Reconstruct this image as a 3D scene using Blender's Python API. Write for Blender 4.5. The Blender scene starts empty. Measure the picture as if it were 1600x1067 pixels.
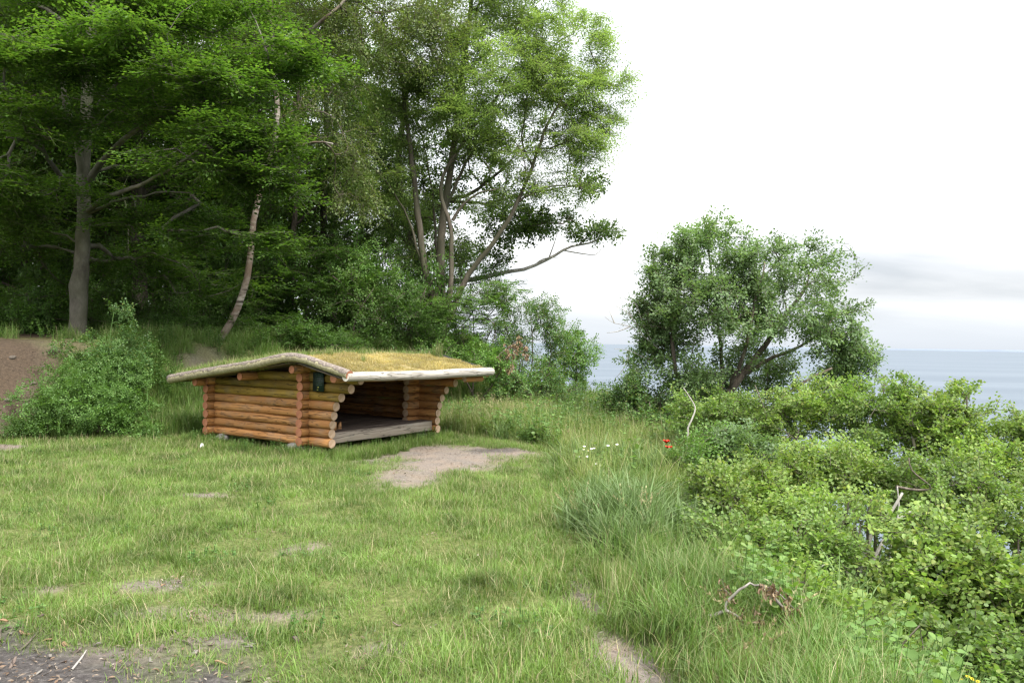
import bpy, math, random
import numpy as np
from mathutils import Vector, Matrix

# ------------------------------------------------------------------ camera, sky, sun, exposure
scene = bpy.context.scene
COL = scene.collection
R = math.radians
FPX = 1226.0                       # focal length in pixels of a 1600 px wide picture
EYE = np.array([0.0, 0.0, 1.6])
ROLL, PITCH = R(0.92), math.atan(1.5 / FPX)
_r = np.array([math.cos(ROLL), 0, math.sin(ROLL)])
_u0 = np.array([-math.sin(ROLL), 0, math.cos(ROLL)])
_f = np.array([0, math.cos(PITCH), math.sin(PITCH)])
_u = _u0 * math.cos(PITCH) - np.array([0, math.sin(PITCH), 0])
cam_d = bpy.data.cameras.new('camera')
cam_d.sensor_width = 36.0
cam_d.lens = FPX / 1600 * 36
cam_d.clip_start = 0.1
cam_d.clip_end = 120000
cam = bpy.data.objects.new('camera', cam_d)
COL.objects.link(cam)
M = Matrix.Identity(4)
for i in range(3):
    M[i][0], M[i][1], M[i][2], M[i][3] = _r[i], _u[i], -_f[i], EYE[i]
cam.matrix_world = M
scene.camera = cam

scene.render.engine = 'CYCLES'
cy = scene.cycles
cy.use_denoising = True
cy.denoiser = 'OPENIMAGEDENOISE'
cy.denoising_input_passes = 'RGB_ALBEDO_NORMAL'
cy.max_bounces = 9
cy.diffuse_bounces = 6
cy.glossy_bounces = 2
cy.transmission_bounces = 8
cy.transparent_max_bounces = 4
cy.caustics_reflective = False
cy.caustics_refractive = False
cy.sample_clamp_indirect = 6
cy.pixel_filter_type = 'BLACKMAN_HARRIS'
cy.filter_width = 1.35
vs = scene.view_settings
vs.view_transform = 'Standard'
vs.look = 'None'
vs.exposure = 1.18
vs.gamma = 1
vs.use_curve_mapping = False

SUN_EL, SUN_AZ = R(50), R(140)      # azimuth clockwise from +Y: behind and to the right, over the sea
w = bpy.data.worlds.new('World')
scene.world = w
w.use_nodes = True
nt = w.node_tree
nt.nodes.clear()


def N(tree, typ, **kw):
    n = tree.nodes.new(typ)
    for k, v in kw.items():
        if hasattr(n, k):
            setattr(n, k, v)
    return n


def setin(n, **kw):
    for k, v in kw.items():
        n.inputs[k.replace('_', ' ')].default_value = v


out = N(nt, 'ShaderNodeOutputWorld')
tc = N(nt, 'ShaderNodeTexCoord')
sep = N(nt, 'ShaderNodeSeparateXYZ')
nt.links.new(tc.outputs['Generated'], sep.inputs[0])
zc = N(nt, 'ShaderNodeMath', operation='MAXIMUM')
nt.links.new(sep.outputs['Z'], zc.inputs[0])
zc.inputs[1].default_value = 0.0
# overcast sky: three times brighter overhead than at the horizon
cie = N(nt, 'ShaderNodeMath', operation='MULTIPLY_ADD')
nt.links.new(zc.outputs[0], cie.inputs[0])
cie.inputs[1].default_value = 1.65
cie.inputs[2].default_value = 0.425
# cloud deck: direction projected on a flat layer
zd = N(nt, 'ShaderNodeMath', operation='ADD')
nt.links.new(zc.outputs[0], zd.inputs[0])
zd.inputs[1].default_value = 0.16
dv = N(nt, 'ShaderNodeVectorMath', operation='DIVIDE')
nt.links.new(tc.outputs['Generated'], dv.inputs[0])
cmb = N(nt, 'ShaderNodeCombineXYZ')
for k in range(3):
    nt.links.new(zd.outputs[0], cmb.inputs[k])
nt.links.new(cmb.outputs[0], dv.inputs[1])
mp = N(nt, 'ShaderNodeMapping')
mp.inputs['Scale'].default_value = (0.6, 1.15, 0.0)
mp.inputs['Location'].default_value = (5.35, 1.55, 0)
nt.links.new(dv.outputs[0], mp.inputs[0])
cn = N(nt, 'ShaderNodeTexNoise')
setin(cn, Scale=1.0, Detail=6.0, Roughness=0.5, Distortion=0.2)
nt.links.new(mp.outputs[0], cn.inputs['Vector'])
cr = N(nt, 'ShaderNodeValToRGB')
cr.color_ramp.elements[0].position = 0.30
cr.color_ramp.elements[0].color = (0.575, 0.605, 0.645, 1)
cr.color_ramp.elements[1].position = 0.66
cr.color_ramp.elements[1].color = (1.02, 1.02, 1.03, 1)
nt.links.new(cn.outputs['Fac'], cr.inputs[0])
hzn = N(nt, 'ShaderNodeMapRange', interpolation_type='SMOOTHSTEP')
hzn.inputs['From Min'].default_value = 0.0
hzn.inputs['From Max'].default_value = 0.075
nt.links.new(zc.outputs[0], hzn.inputs[0])
hm = N(nt, 'ShaderNodeMix', data_type='RGBA')
nt.links.new(hzn.outputs[0], hm.inputs[0])
hm.inputs[6].default_value = (0.84, 0.90, 0.985, 1)
nt.links.new(cr.outputs[0], hm.inputs[7])
bgc = N(nt, 'ShaderNodeBackground')
nt.links.new(hm.outputs[2], bgc.inputs[0])
nt.links.new(cie.outputs[0], bgc.inputs[1])
sky = N(nt, 'ShaderNodeTexSky', sky_type='NISHITA')
sky.sun_disc = False
sky.sun_elevation = SUN_EL
sky.sun_rotation = SUN_AZ
bgs = N(nt, 'ShaderNodeBackground')
bgs.inputs[1].default_value = 0.10
nt.links.new(sky.outputs[0], bgs.inputs[0])
mx = N(nt, 'ShaderNodeMixShader')
mx.inputs[0].default_value = 0.94
nt.links.new(bgs.outputs[0], mx.inputs[1])
nt.links.new(bgc.outputs[0], mx.inputs[2])
nt.links.new(mx.outputs[0], out.inputs[0])

sd = bpy.data.lights.new('sun', 'SUN')
sd.energy = 2.6
sd.angle = R(18)
sd.color = (1.0, 0.96, 0.88)
sun = bpy.data.objects.new('sun', sd)
COL.objects.link(sun)
_sd = Vector((math.sin(SUN_AZ) * math.cos(SUN_EL), math.cos(SUN_AZ) * math.cos(SUN_EL), math.sin(SUN_EL)))
sun.rotation_euler = _sd.to_track_quat('Z', 'Y').to_euler()
sun.location = (20, -20, 30)


# ------------------------------------------------------------------ measuring helpers
def ray(px, py):
    d = _f + (px - 800) / FPX * _r + (533.5 - py) / FPX * _u
    return d


def at(px, py, Y):
    d = ray(px, py)
    return EYE + d * (Y / d[1])


def vnoise(x, y, seed=0):
    x = np.asarray(x, float)
    y = np.asarray(y, float)
    xi, yi = np.floor(x).astype(np.int64), np.floor(y).astype(np.int64)
    fx, fy = x - xi, y - yi
    fx, fy = fx * fx * (3 - 2 * fx), fy * fy * (3 - 2 * fy)

    def h(a, b):
        n = (a * 374761393 + b * 668265263 + seed * 974711) & 0x7fffffff
        n = ((n ^ (n >> 13)) * 1274126177) & 0x7fffffff
        return ((n ^ (n >> 16)) & 0xffff) / 65535.0
    a, b, c, d = h(xi, yi), h(xi + 1, yi), h(xi, yi + 1), h(xi + 1, yi + 1)
    return (a + (b - a) * fx) * (1 - fy) + (c + (d - c) * fx) * fy


def fbm(x, y, seed=0, o=4):
    s, a, t = 0, 1, 0
    for k in range(o):
        s = s + a * vnoise(np.asarray(x) * 2 ** k, np.asarray(y) * 2 ** k, seed + k)
        t += a
        a *= 0.5
    return s / t


def smooth(a, b, x):
    t = np.clip((x - a) / (b - a), 0, 1)
    return t * t * (3 - 2 * t)


def sdist(poly, X, Y):
    """distance to a polyline, positive on its left"""
    best = np.full(X.shape, 1e9)
    sg = np.ones(X.shape)
    for (ax, ay), (bx, by) in zip(poly[:-1], poly[1:]):
        dx, dy = bx - ax, by - ay
        L2 = dx * dx + dy * dy
        t = np.clip(((X - ax) * dx + (Y - ay) * dy) / L2, 0, 1)
        d = np.hypot(X - ax - t * dx, Y - ay - t * dy)
        s = np.sign(dx * (Y - ay) - dy * (X - ax))
        m = d < best - 1e-9
        best = np.where(m, d, best)
        sg = np.where(m, s, sg)
    return best * sg


TOE = [(-16, 6.5), (-10, 10.2), (-7.9, 11.7), (-6.4, 12.9), (-5.35, 14.4), (-4.1, 15.7), (-2.4, 16.5), (-0.6, 17.3), (0.6, 18.6), (1.0, 21), (0.0, 26)]
EDGE = [(1.2, -40), (1.1, -6), (1.3, 0), (1.38, 3.7), (1.12, 5.4), (1.2, 7.5), (1.7, 10), (2.3, 13), (2.9, 16.5), (2.9, 19), (1.9, 21.5), (0.2, 24),
        (-3, 30), (-9, 45), (-16, 70), (-45, 200), (-45, 900)]


def height(X, Y):
    X = np.asarray(X, float)
    Y = np.asarray(Y, float)
    s = sdist(TOE, X, Y)
    H = 1.45 - 1.0 * smooth(-1.8, 0.8, X)
    s2 = s + 0.5 * (fbm(X * 0.9, Y * 0.9, 5) - 0.5)
    z = H * smooth(-0.1, 1.7, s2) + np.clip(s, 0, 40) * 0.03
    near = smooth(0.3, 2.0, np.abs(s)) * 0.6 + 0.4
    z = z + (fbm(X * 0.35, Y * 0.35, 1) - 0.5) * 0.16 * near + (fbm(X * 2.2, Y * 2.2, 2) - 0.5) * 0.045
    d = -sdist(EDGE, X, Y)
    d = d + (fbm(X * 0.5, Y * 0.5, 9) - 0.5) * 0.8 * smooth(-0.5, 1.0, d)
    drop = 0.85 * (np.sqrt(np.maximum(d, 0) ** 2 + 1.44) - 1.2)
    z = np.where(d > 0, z * np.clip(1 - d / 3, 0, 1) - drop + (fbm(X * .6, Y * .6, 7) - .5) * .5 * smooth(1, 5, d), z)
    z = np.maximum(z, -25.6 + 0.02 * np.clip(60 - d, 0, 60) * 0.6)
    gul = ell(X, Y, 0.62, 4.3, 0.28, 1.1, 0.22)
    z = z - 0.10 * np.clip(gul, 0, 1)
    return z


def ell(X, Y, cx, cy_, rx, ry, rot=0.0):
    c, s_ = math.cos(rot), math.sin(rot)
    dx, dy = X - cx, Y - cy_
    a, b = (c * dx + s_ * dy) / rx, (-s_ * dx + c * dy) / ry
    n = (fbm(X * 2.2 + 5, Y * 2.2, 21) - 0.5) * 1.2 + (fbm(X * 8, Y * 8, 22) - 0.5) * 0.5
    return np.clip(1.6 * (1.15 - np.sqrt(a * a + b * b) + n * 0.75), 0, 1)


def hz(x, y):
    return float(height(np.array([x]), np.array([y]))[0])


def gpt(px, py):
    """where the ray through a pixel meets the ground"""
    d = ray(px, py)
    t = np.arange(2.5, 60, 0.05)
    P = EYE[None] + d[None] * t[:, None]
    hh = height(P[:, 0], P[:, 1])
    k = np.argmax(P[:, 2] < hh)
    return P[k]


def masks(X, Y):
    s = sdist(TOE, X, Y)
    d = -sdist(EDGE, X, Y)
    b = np.zeros(X.shape)
    # trodden earth in front of the shelter and running towards the camera
    b = np.maximum(b, ell(X, Y, -1.0, 11.0, 1.25, 1.3, 0.3))
    b = np.maximum(b, ell(X, Y, -0.25, 11.2, 1.0, 0.65, 0.1))
    b = np.maximum(b, ell(X, Y, -1.2, 9.3, 0.5, 1.15, 0.0) * 0.95)
    b = np.maximum(b, ell(X, Y, -1.0, 10.1, 0.8, 0.75, 0.0))
    # worn spots in the lawn
    for cx, cy_, rx, ry in ((-1.57, 5.95, .20, .22), (-2.25, 5.1, .3, .14), (-1.9, 4.55, .35, .13), (-1.6, 4.25, .28, .1), (-3.1, 8.0, .3, .12), (-2.95, 5.0, .12, .1),
                            (-1.3, 4.6, .15, .1), (-.62, 4.1, .12, .08), (-2.0, 3.95, .3, .18)):
        b = np.maximum(b, 0.95 * ell(X, Y, cx, cy_, rx * 1.2, ry * 1.3))
    # sandy gully at the cliff edge, earth bank at the far left, hollow behind the hut
    b = np.maximum(b, ell(X, Y, 0.64, 4.0, 0.25, 1.0, 0.22))
    b = np.maximum(b, ell(X, Y, 0.5, 5.0, 0.17, 0.6, 0.1) * .85)
    b = np.maximum(b, ell(X, Y, -8.7, 12.1, 1.1, 2.2, -0.4))
    b = np.maximum(b, ell(X, Y, -7.3, 11.0, .9, .5, 0.5))
    b = np.maximum(b, ell(X, Y, -5.75, 13.15, 1.0, 0.95, -0.6))
    b = np.maximum(b, 0.75 * ell(X, Y, -5.6, 15.0, 1.1, 0.6, -0.5))
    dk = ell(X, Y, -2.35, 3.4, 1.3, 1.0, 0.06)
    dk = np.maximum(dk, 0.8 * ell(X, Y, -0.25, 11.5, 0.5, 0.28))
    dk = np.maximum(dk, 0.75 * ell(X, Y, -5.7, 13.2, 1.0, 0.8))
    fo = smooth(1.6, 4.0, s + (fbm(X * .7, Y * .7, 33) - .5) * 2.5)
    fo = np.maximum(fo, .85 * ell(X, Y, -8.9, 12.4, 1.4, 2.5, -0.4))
    cl = smooth(0.4, 2.5, d)
    return b, dk, fo, cl


# ------------------------------------------------------------------ mesh helpers
def mesh_np(name, V, F=None, Q=None, mats=(), mi=None, smooth_=False):
    """V (n,3); F triangles (m,3); Q quads (k,4)"""
    me = bpy.data.meshes.new(name)
    V = np.asarray(V, np.float32).reshape(-1, 3)
    F = np.zeros((0, 3), np.int32) if F is None else np.asarray(F, np.int32).reshape(-1, 3)
    Q = np.zeros((0, 4), np.int32) if Q is None else np.asarray(Q, np.int32).reshape(-1, 4)
    me.vertices.add(len(V))
    me.vertices.foreach_set('co', V.ravel())
    nl = F.size + Q.size
    me.loops.add(nl)
    me.loops.foreach_set('vertex_index', np.concatenate([F.ravel(), Q.ravel()]).astype(np.int32))
    npoly = len(F) + len(Q)
    me.polygons.add(npoly)
    ls = np.concatenate([np.arange(len(F)) * 3, F.size + np.arange(len(Q)) * 4]).astype(np.int32)
    me.polygons.foreach_set('loop_start', ls)
    if mi is not None:
        me.polygons.foreach_set('material_index', np.asarray(mi, np.int32))
    if smooth_:
        me.polygons.foreach_set('use_smooth', np.ones(npoly, bool))
    me.update(calc_edges=True)
    for m in mats:
        me.materials.append(m)
    return me


def obj(name, me, parent=None, **props):
    o = bpy.data.objects.new(name, me)
    COL.objects.link(o)
    if parent is not None:
        o.parent = parent
    for k, v in props.items():
        o[k] = v
    return o


def thing(name, label, cat, loc=(0, 0, 0), group=None, rotz=0.0):
    o = bpy.data.objects.new(name, None)
    COL.objects.link(o)
    o.empty_display_size = 0.2
    o.location = loc
    o.rotation_euler = (0, 0, rotz)
    o['label'] = label
    o['category'] = cat
    if group:
        o['group'] = group
    return o


class MB:
    """collects quads and triangles"""
    def __init__(s):
        s.V, s.F, s.Q, s.n = [], [], [], 0
        s.mf, s.mq = [], []

    def add(s, V, F=None, Q=None, m=0):
        V = np.asarray(V, float).reshape(-1, 3)
        if F is not None and len(F):
            F = np.asarray(F).reshape(-1, 3)
            s.F.append(F + s.n)
            s.mf.append(np.full(len(F), m))
        if Q is not None and len(Q):
            Q = np.asarray(Q).reshape(-1, 4)
            s.Q.append(Q + s.n)
            s.mq.append(np.full(len(Q), m))
        s.V.append(V)
        s.n += len(V)

    def mesh(s, name, mats, smooth_=False):
        F = np.concatenate(s.F) if s.F else None
        Q = np.concatenate(s.Q) if s.Q else None
        mi = np.concatenate((s.mf or [np.zeros(0)]) + (s.mq or [np.zeros(0)]))
        return mesh_np(name, np.concatenate(s.V), F, Q, mats, mi, smooth_)


def box(mb, lo, hi, m=0, jit=0.0, rng=None):
    x0, y0, z0 = lo
    x1, y1, z1 = hi
    V = np.array([(x0, y0, z0), (x1, y0, z0), (x1, y1, z0), (x0, y1, z0), (x0, y0, z1), (x1, y0, z1), (x1, y1, z1), (x0, y1, z1)], float)
    if jit:
        V += (rng.random(V.shape) - .5) * jit
    mb.add(V, None, [(0, 3, 2, 1), (4, 5, 6, 7), (0, 1, 5, 4), (1, 2, 6, 5), (2, 3, 7, 6), (3, 0, 4, 7)], m)


def frame_along(P):
    """parallel transported frames for a polyline"""
    T = np.gradient(P, axis=0)
    T /= np.linalg.norm(T, axis=1)[:, None] + 1e-12
    A = np.zeros_like(P)
    a = np.array([1.0, 0, 0]) if abs(T[0][0]) < .8 else np.array([0, 1.0, 0])
    for i in range(len(P)):
        a = a - T[i] * (a @ T[i])
        a /= np.linalg.norm(a) + 1e-12
        A[i] = a
    B = np.cross(T, A)
    return T, A, B


def tube(mb, P, rad, sides=8, cap=True, m=0, rough=0.0, rng=None, bumps=()):
    P = np.asarray(P, float)
    n = len(P)
    rad = np.broadcast_to(np.asarray(rad, float), (n,))
    T, A, B = frame_along(P)
    th = np.arange(sides) / sides * 2 * math.pi
    rr = np.repeat(rad[:, None], sides, 1)
    if rough and rng is not None:
        k = rng.normal(0, rough, (n, sides))
        k = (k + np.roll(k, 1, 1) + np.roll(k, -1, 1)) / 3
        rr = rr * (1 + k)
    V = P[:, None] + (A[:, None] * np.cos(th)[None, :, None] + B[:, None] * np.sin(th)[None, :, None]) * rr[:, :, None]
    for c, r, amp in bumps:
        q = V - np.asarray(c)
        d2 = (q ** 2).sum(2)
        o = V - P[:, None]
        o = o / (np.linalg.norm(o, axis=2, keepdims=True) + 1e-9)
        V = V + o * (amp * np.exp(-d2 / r ** 2))[:, :, None]
    i = np.arange(n - 1)[:, None] * sides
    j = np.arange(sides)[None]
    j2 = (j + 1) % sides
    Q = np.stack([i + j, i + j2, i + sides + j2, i + sides + j], -1).reshape(-1, 4)
    V = V.reshape(-1, 3)
    F = None
    if cap:
        V = np.concatenate([V, P[-1:] + T[-1:] * rad[-1] * .4])
        k = n * sides
        F = np.array([((n - 1) * sides + a, (n - 1) * sides + (a + 1) % sides, k) for a in range(sides)])
    mb.add(V, F, Q, m)


def catmull(P, step):
    P = np.asarray(P, float)
    if len(P) < 3:
        n = max(2, int(np.linalg.norm(P[-1, :3] - P[0, :3]) / step) + 1)
        t = np.linspace(0, 1, n)[:, None]
        return P[0] * (1 - t) + P[-1] * t
    Q = np.vstack([2 * P[0] - P[1], P, 2 * P[-1] - P[-2]])
    o = []
    for i in range(1, len(Q) - 2):
        L = np.linalg.norm(Q[i + 1, :3] - Q[i, :3])
        n = max(2, int(L / step))
        t = (np.arange(n) / n)[:, None]
        p0, p1, p2, p3 = Q[i - 1], Q[i], Q[i + 1], Q[i + 2]
        o.append(.5 * (2 * p1 + (p2 - p0) * t + (2 * p0 - 5 * p1 + 4 * p2 - p3) * t ** 2 + (3 * p1 - p0 - 3 * p2 + p3) * t ** 3))
    o.append(P[-1:])
    return np.vstack(o)


# ------------------------------------------------------------------ materials
def newmat(name):
    m = bpy.data.materials.new(name)
    m.use_nodes = True
    t = m.node_tree
    t.nodes.clear()
    o = N(t, 'ShaderNodeOutputMaterial')
    return m, t, o


def ramp(t, fac, stops):
    r = N(t, 'ShaderNodeValToRGB')
    e = r.color_ramp.elements
    while len(e) > 1:
        e.remove(e[-1])
    e[0].position = stops[0][0]
    e[0].color = (*stops[0][1], 1)
    for p, c in stops[1:]:
        k = e.new(p)
        k.color = (*c, 1)
    t.links.new(fac, r.inputs[0])
    return r.outputs[0]


def mixc(t, fac, a, b, mode='MIX'):
    m = N(t, 'ShaderNodeMix', data_type='RGBA', blend_type=mode)
    for sock, v in ((m.inputs[0], fac), (m.inputs[6], a), (m.inputs[7], b)):
        if hasattr(v, 'is_linked') or hasattr(v, 'links'):
            t.links.new(v, sock)
        elif isinstance(v, (int, float)):
            sock.default_value = v
        else:
            sock.default_value = (*v, 1)
    return m.outputs[2]


def noise(t, scale, detail=4, rough=.55, vec=None, dist=0.0, sc=None, coord='Object'):
    n = N(t, 'ShaderNodeTexNoise')
    setin(n, Scale=scale, Detail=detail, Roughness=rough, Distortion=dist)
    if vec is None:
        if coord == 'Position':
            vec = N(t, 'ShaderNodeNewGeometry').outputs['Position']
        else:
            vec = N(t, 'ShaderNodeTexCoord').outputs[coord]
    if sc is not None:
        mp_ = N(t, 'ShaderNodeMapping')
        mp_.inputs['Scale'].default_value = sc
        t.links.new(vec, mp_.inputs[0])
        vec = mp_.outputs[0]
    t.links.new(vec, n.inputs['Vector'])
    return n.outputs['Fac']


def mmath(t, op, a, b=0.0):
    m = N(t, 'ShaderNodeMath', operation=op)
    for s_, v in zip(m.inputs, (a, b)):
        if hasattr(v, 'links'):
            t.links.new(v, s_)
        else:
            s_.default_value = v
    return m.outputs[0]


def bump(t, h, strength=.5, dist=.02):
    b = N(t, 'ShaderNodeBump')
    b.inputs['Strength'].default_value = strength
    b.inputs['Distance'].default_value = dist
    t.links.new(h, b.inputs['Height'])
    return b.outputs[0]


def principled(t, o, col, rough=.8, normal=None, spec=.3):
    p = N(t, 'ShaderNodeBsdfPrincipled')
    if hasattr(col, 'links'):
        t.links.new(col, p.inputs['Base Color'])
    else:
        p.inputs['Base Color'].default_value = (*col, 1)
    if hasattr(rough, 'links'):
        t.links.new(rough, p.inputs['Roughness'])
    else:
        p.inputs['Roughness'].default_value = rough
    p.inputs['Specular IOR Level'].default_value = spec
    if normal is not None:
        t.links.new(normal, p.inputs['Normal'])
    t.links.new(p.outputs[0], o.inputs[0])
    return p


def leafmat(name, cols, trans=.4, spec=.3, rough=.45, patch=.35, psc=.7, tcol=(1.15, 1.25, .5), var=.18):
    """cols: list of colours picked per leaf; patches of lighter or darker growth over the plant"""
    m, t, o = newmat(name)
    g = N(t, 'ShaderNodeNewGeometry')
    n = len(cols)
    c = ramp(t, g.outputs['Random Per Island'], [(i / max(1, n - 1), cc) for i, cc in enumerate(cols)])
    nz = noise(t, psc, 3, .6, coord='Position')
    k = N(t, 'ShaderNodeMapRange')
    setin(k, From_Min=.3, From_Max=.7, To_Min=1 - patch, To_Max=1 + patch)
    t.links.new(nz, k.inputs[0])
    wn = N(t, 'ShaderNodeTexWhiteNoise', noise_dimensions='1D')
    t.links.new(mmath(t, 'MULTIPLY', g.outputs['Random Per Island'], 917.3), wn.inputs['W'])
    k2 = N(t, 'ShaderNodeMapRange')
    setin(k2, To_Min=1 - var, To_Max=1 + var)
    t.links.new(wn.outputs['Value'], k2.inputs[0])
    val = mmath(t, 'MULTIPLY', k.outputs[0], k2.outputs[0])
    h = N(t, 'ShaderNodeHueSaturation')
    t.links.new(val, h.inputs['Value'])
    t.links.new(c, h.inputs['Color'])
    p = N(t, 'ShaderNodeBsdfPrincipled')
    t.links.new(h.outputs[0], p.inputs['Base Color'])
    p.inputs['Roughness'].default_value = rough
    p.inputs['Specular IOR Level'].default_value = spec
    tr = N(t, 'ShaderNodeBsdfTranslucent')
    t.links.new(mixc(t, 1.0, h.outputs[0], tcol, 'MULTIPLY'), tr.inputs[0])
    ms = N(t, 'ShaderNodeMixShader')
    ms.inputs[0].default_value = trans
    t.links.new(p.outputs[0], ms.inputs[1])
    t.links.new(tr.outputs[0], ms.inputs[2])
    t.links.new(ms.outputs[0], o.inputs[0])
    return m


MAT = {}
MAT['beech_leaf'] = leafmat('beech leaf', [(0.072, 0.145, 0.028), (0.097, 0.181, 0.038), (0.083, 0.162, 0.031), (0.151, 0.232, 0.050)], trans=.5)
MAT['birch_leaf'] = leafmat('birch leaf', [(0.122, 0.173, 0.055), (0.159, 0.211, 0.072), (0.136, 0.195, 0.055), (0.215, 0.226, 0.095)])
MAT['ash_leaf'] = leafmat('ash leaf', [(0.205, 0.295, 0.100), (0.246, 0.342, 0.120), (0.226, 0.316, 0.100), (0.307, 0.369, 0.140)], trans=.5, tcol=(1.1, 1.2, .6))
MAT['oak_leaf'] = leafmat('oak leaf', [(.06, .11, .03), (.08, .135, .035), (.07, .125, .03), (.11, .155, .04)], trans=.45)
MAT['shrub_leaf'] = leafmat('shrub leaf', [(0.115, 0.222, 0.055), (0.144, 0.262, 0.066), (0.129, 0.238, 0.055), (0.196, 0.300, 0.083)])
MAT['herb_leaf'] = leafmat('herb leaf', [(0.115, 0.205, 0.052), (0.144, 0.242, 0.062), (0.129, 0.219, 0.052), (0.196, 0.277, 0.078)])
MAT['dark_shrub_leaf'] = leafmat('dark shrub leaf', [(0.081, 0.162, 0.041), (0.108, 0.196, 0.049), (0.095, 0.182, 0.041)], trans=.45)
MAT['hawthorn_leaf'] = leafmat('hawthorn leaf', [(0.090, 0.179, 0.059), (0.122, 0.220, 0.070), (0.106, 0.204, 0.059), (0.179, 0.211, 0.059)])
MAT['apple_leaf'] = leafmat('apple leaf', [(0.128, 0.205, 0.085), (0.154, 0.238, 0.102), (0.141, 0.219, 0.085), (0.192, 0.256, 0.119)], spec=.4, trans=.45, tcol=(1.1, 1.2, .6))
MAT['aspen_leaf'] = leafmat('aspen leaf', [(0.168, 0.262, 0.064), (0.202, 0.304, 0.077), (0.181, 0.278, 0.067), (0.244, 0.320, 0.083), (0.210, 0.309, 0.077), (0.277, 0.309, 0.077)], spec=.35, patch=.34, psc=1.1, var=.28, trans=.45, tcol=(1.1, 1.2, .6))
MAT['aspen_leaf_dark'] = leafmat('dark aspen leaf', [(0.138, 0.228, 0.058), (0.166, 0.264, 0.070), (0.149, 0.242, 0.061), (0.200, 0.278, 0.075), (0.173, 0.269, 0.070), (0.228, 0.269, 0.070)], spec=.35, patch=.34, psc=1.1, var=.28, trans=.45, tcol=(1.1, 1.2, .6))
MAT['bramble_leaf'] = leafmat('bramble leaf', [(0.092, 0.180, 0.046), (0.115, 0.212, 0.055), (0.103, 0.193, 0.046), (0.156, 0.243, 0.069)])
MAT['dead_leaf'] = leafmat('dead leaf', [(.20, .13, .075), (.27, .20, .12), (.16, .10, .055), (.33, .27, .17)], trans=.15, tcol=(1, .8, .5))
MAT['grass'] = leafmat('grass blade', [(0.112, 0.191, 0.038), (0.136, 0.221, 0.048), (0.165, 0.242, 0.058), (0.121, 0.206, 0.042), (0.233, 0.263, 0.110)], trans=.35, patch=.42, psc=1.7, tcol=(1.1, 1.2, .5))
MAT['verge'] = leafmat('verge grass blade', [(0.096, 0.183, 0.038), (0.122, 0.213, 0.046), (0.166, 0.248, 0.071), (0.141, 0.224, 0.053), (0.256, 0.272, 0.117)], trans=.35, patch=.3, psc=.6, tcol=(1.1, 1.2, .5))
MAT['meadow'] = leafmat('meadow grass blade', [(0.165, 0.235, 0.065), (0.198, 0.259, 0.078), (0.247, 0.282, 0.104), (0.165, 0.247, 0.059), (0.314, 0.317, 0.143)], trans=.35, patch=.3, psc=.6, tcol=(1.1, 1.2, .5))
MAT['bluegrass'] = leafmat('blue green grass blade', [(.11, .175, .055), (.135, .205, .07), (.17, .235, .10)], trans=.3, patch=.2, tcol=(1.05, 1.15, .7))
MAT['straw'] = leafmat('dry grass stalk', [(.33, .29, .15), (.40, .36, .21), (.30, .30, .13), (.36, .27, .18)], trans=.25, tcol=(1.1, 1.0, .6))
MAT['moss'] = leafmat('roof moss', [(0.400, 0.340, 0.120), (0.480, 0.381, 0.156), (0.340, 0.340, 0.096), (0.520, 0.381, 0.180)], trans=.3, patch=.4, psc=2.0, tcol=(1.1, 1, .5))
MAT['litter'] = leafmat('litter chip', [(.08, .058, .042), (.15, .11, .08), (.20, .155, .11), (.12, .07, .04), (.24, .21, .175), (.07, .056, .05)], trans=.05, tcol=(1, .8, .5))


def barkmat(name, c0, c1, c2, scale=(9, 9, 2.5), bs=.6, algae=None):
    m, t, o = newmat(name)
    n1 = noise(t, 1.0, 6, .65, sc=scale)
    n2 = noise(t, .9, 3, .5)
    c = ramp(t, n1, [(.32, c0), (.5, c1), (.68, c2)])
    if algae:
        c = mixc(t, ramp(t, n2, [(.42, (0, 0, 0)), (.66, (1, 1, 1))]), c, algae)
    principled(t, o, c, .85, bump(t, n1, bs, .03))
    return m


MAT['beech_bark'] = barkmat('beech bark', (.07, .062, .05), (.125, .112, .092), (.20, .182, .152), (5, 5, 3.0), .3, (.075, .085, .045))
MAT['brown_bark'] = barkmat('brown bark', (.045, .036, .028), (.105, .085, .066), (.19, .16, .125), (16, 16, 3), .9)
MAT['stem_bark'] = barkmat('smooth stem bark', (.055, .045, .034), (.11, .09, .07), (.17, .145, .115), (10, 10, 2), .5, (.085, .085, .05))
MAT['dark_bark'] = barkmat('dark bark', (.03, .025, .02), (.07, .058, .045), (.12, .10, .08), (16, 16, 3), .9)
MAT['grey_twig'] = barkmat('grey twig', (.10, .09, .078), (.19, .172, .15), (.28, .26, .23), (14, 14, 3), .5)
MAT['dead_wood'] = barkmat('bleached dead wood', (.20, .185, .165), (.36, .335, .30), (.50, .475, .43), (14, 14, 3), .5)

m, t, o = newmat('birch bark')
n1 = noise(t, 1.0, 5, .6, sc=(4, 4, 14))
n2 = noise(t, 1.6, 4, .6)
c = ramp(t, n1, [(.38, (.045, .036, .03)), (.46, (.24, .21, .18)), (.6, (.39, .35, .31))])
c = mixc(t, ramp(t, n2, [(.42, (0, 0, 0)), (.6, (1, 1, 1))]), c, (.16, .115, .085))
principled(t, o, c, .8, bump(t, n1, .5, .02))
MAT['birch_bark'] = m


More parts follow.
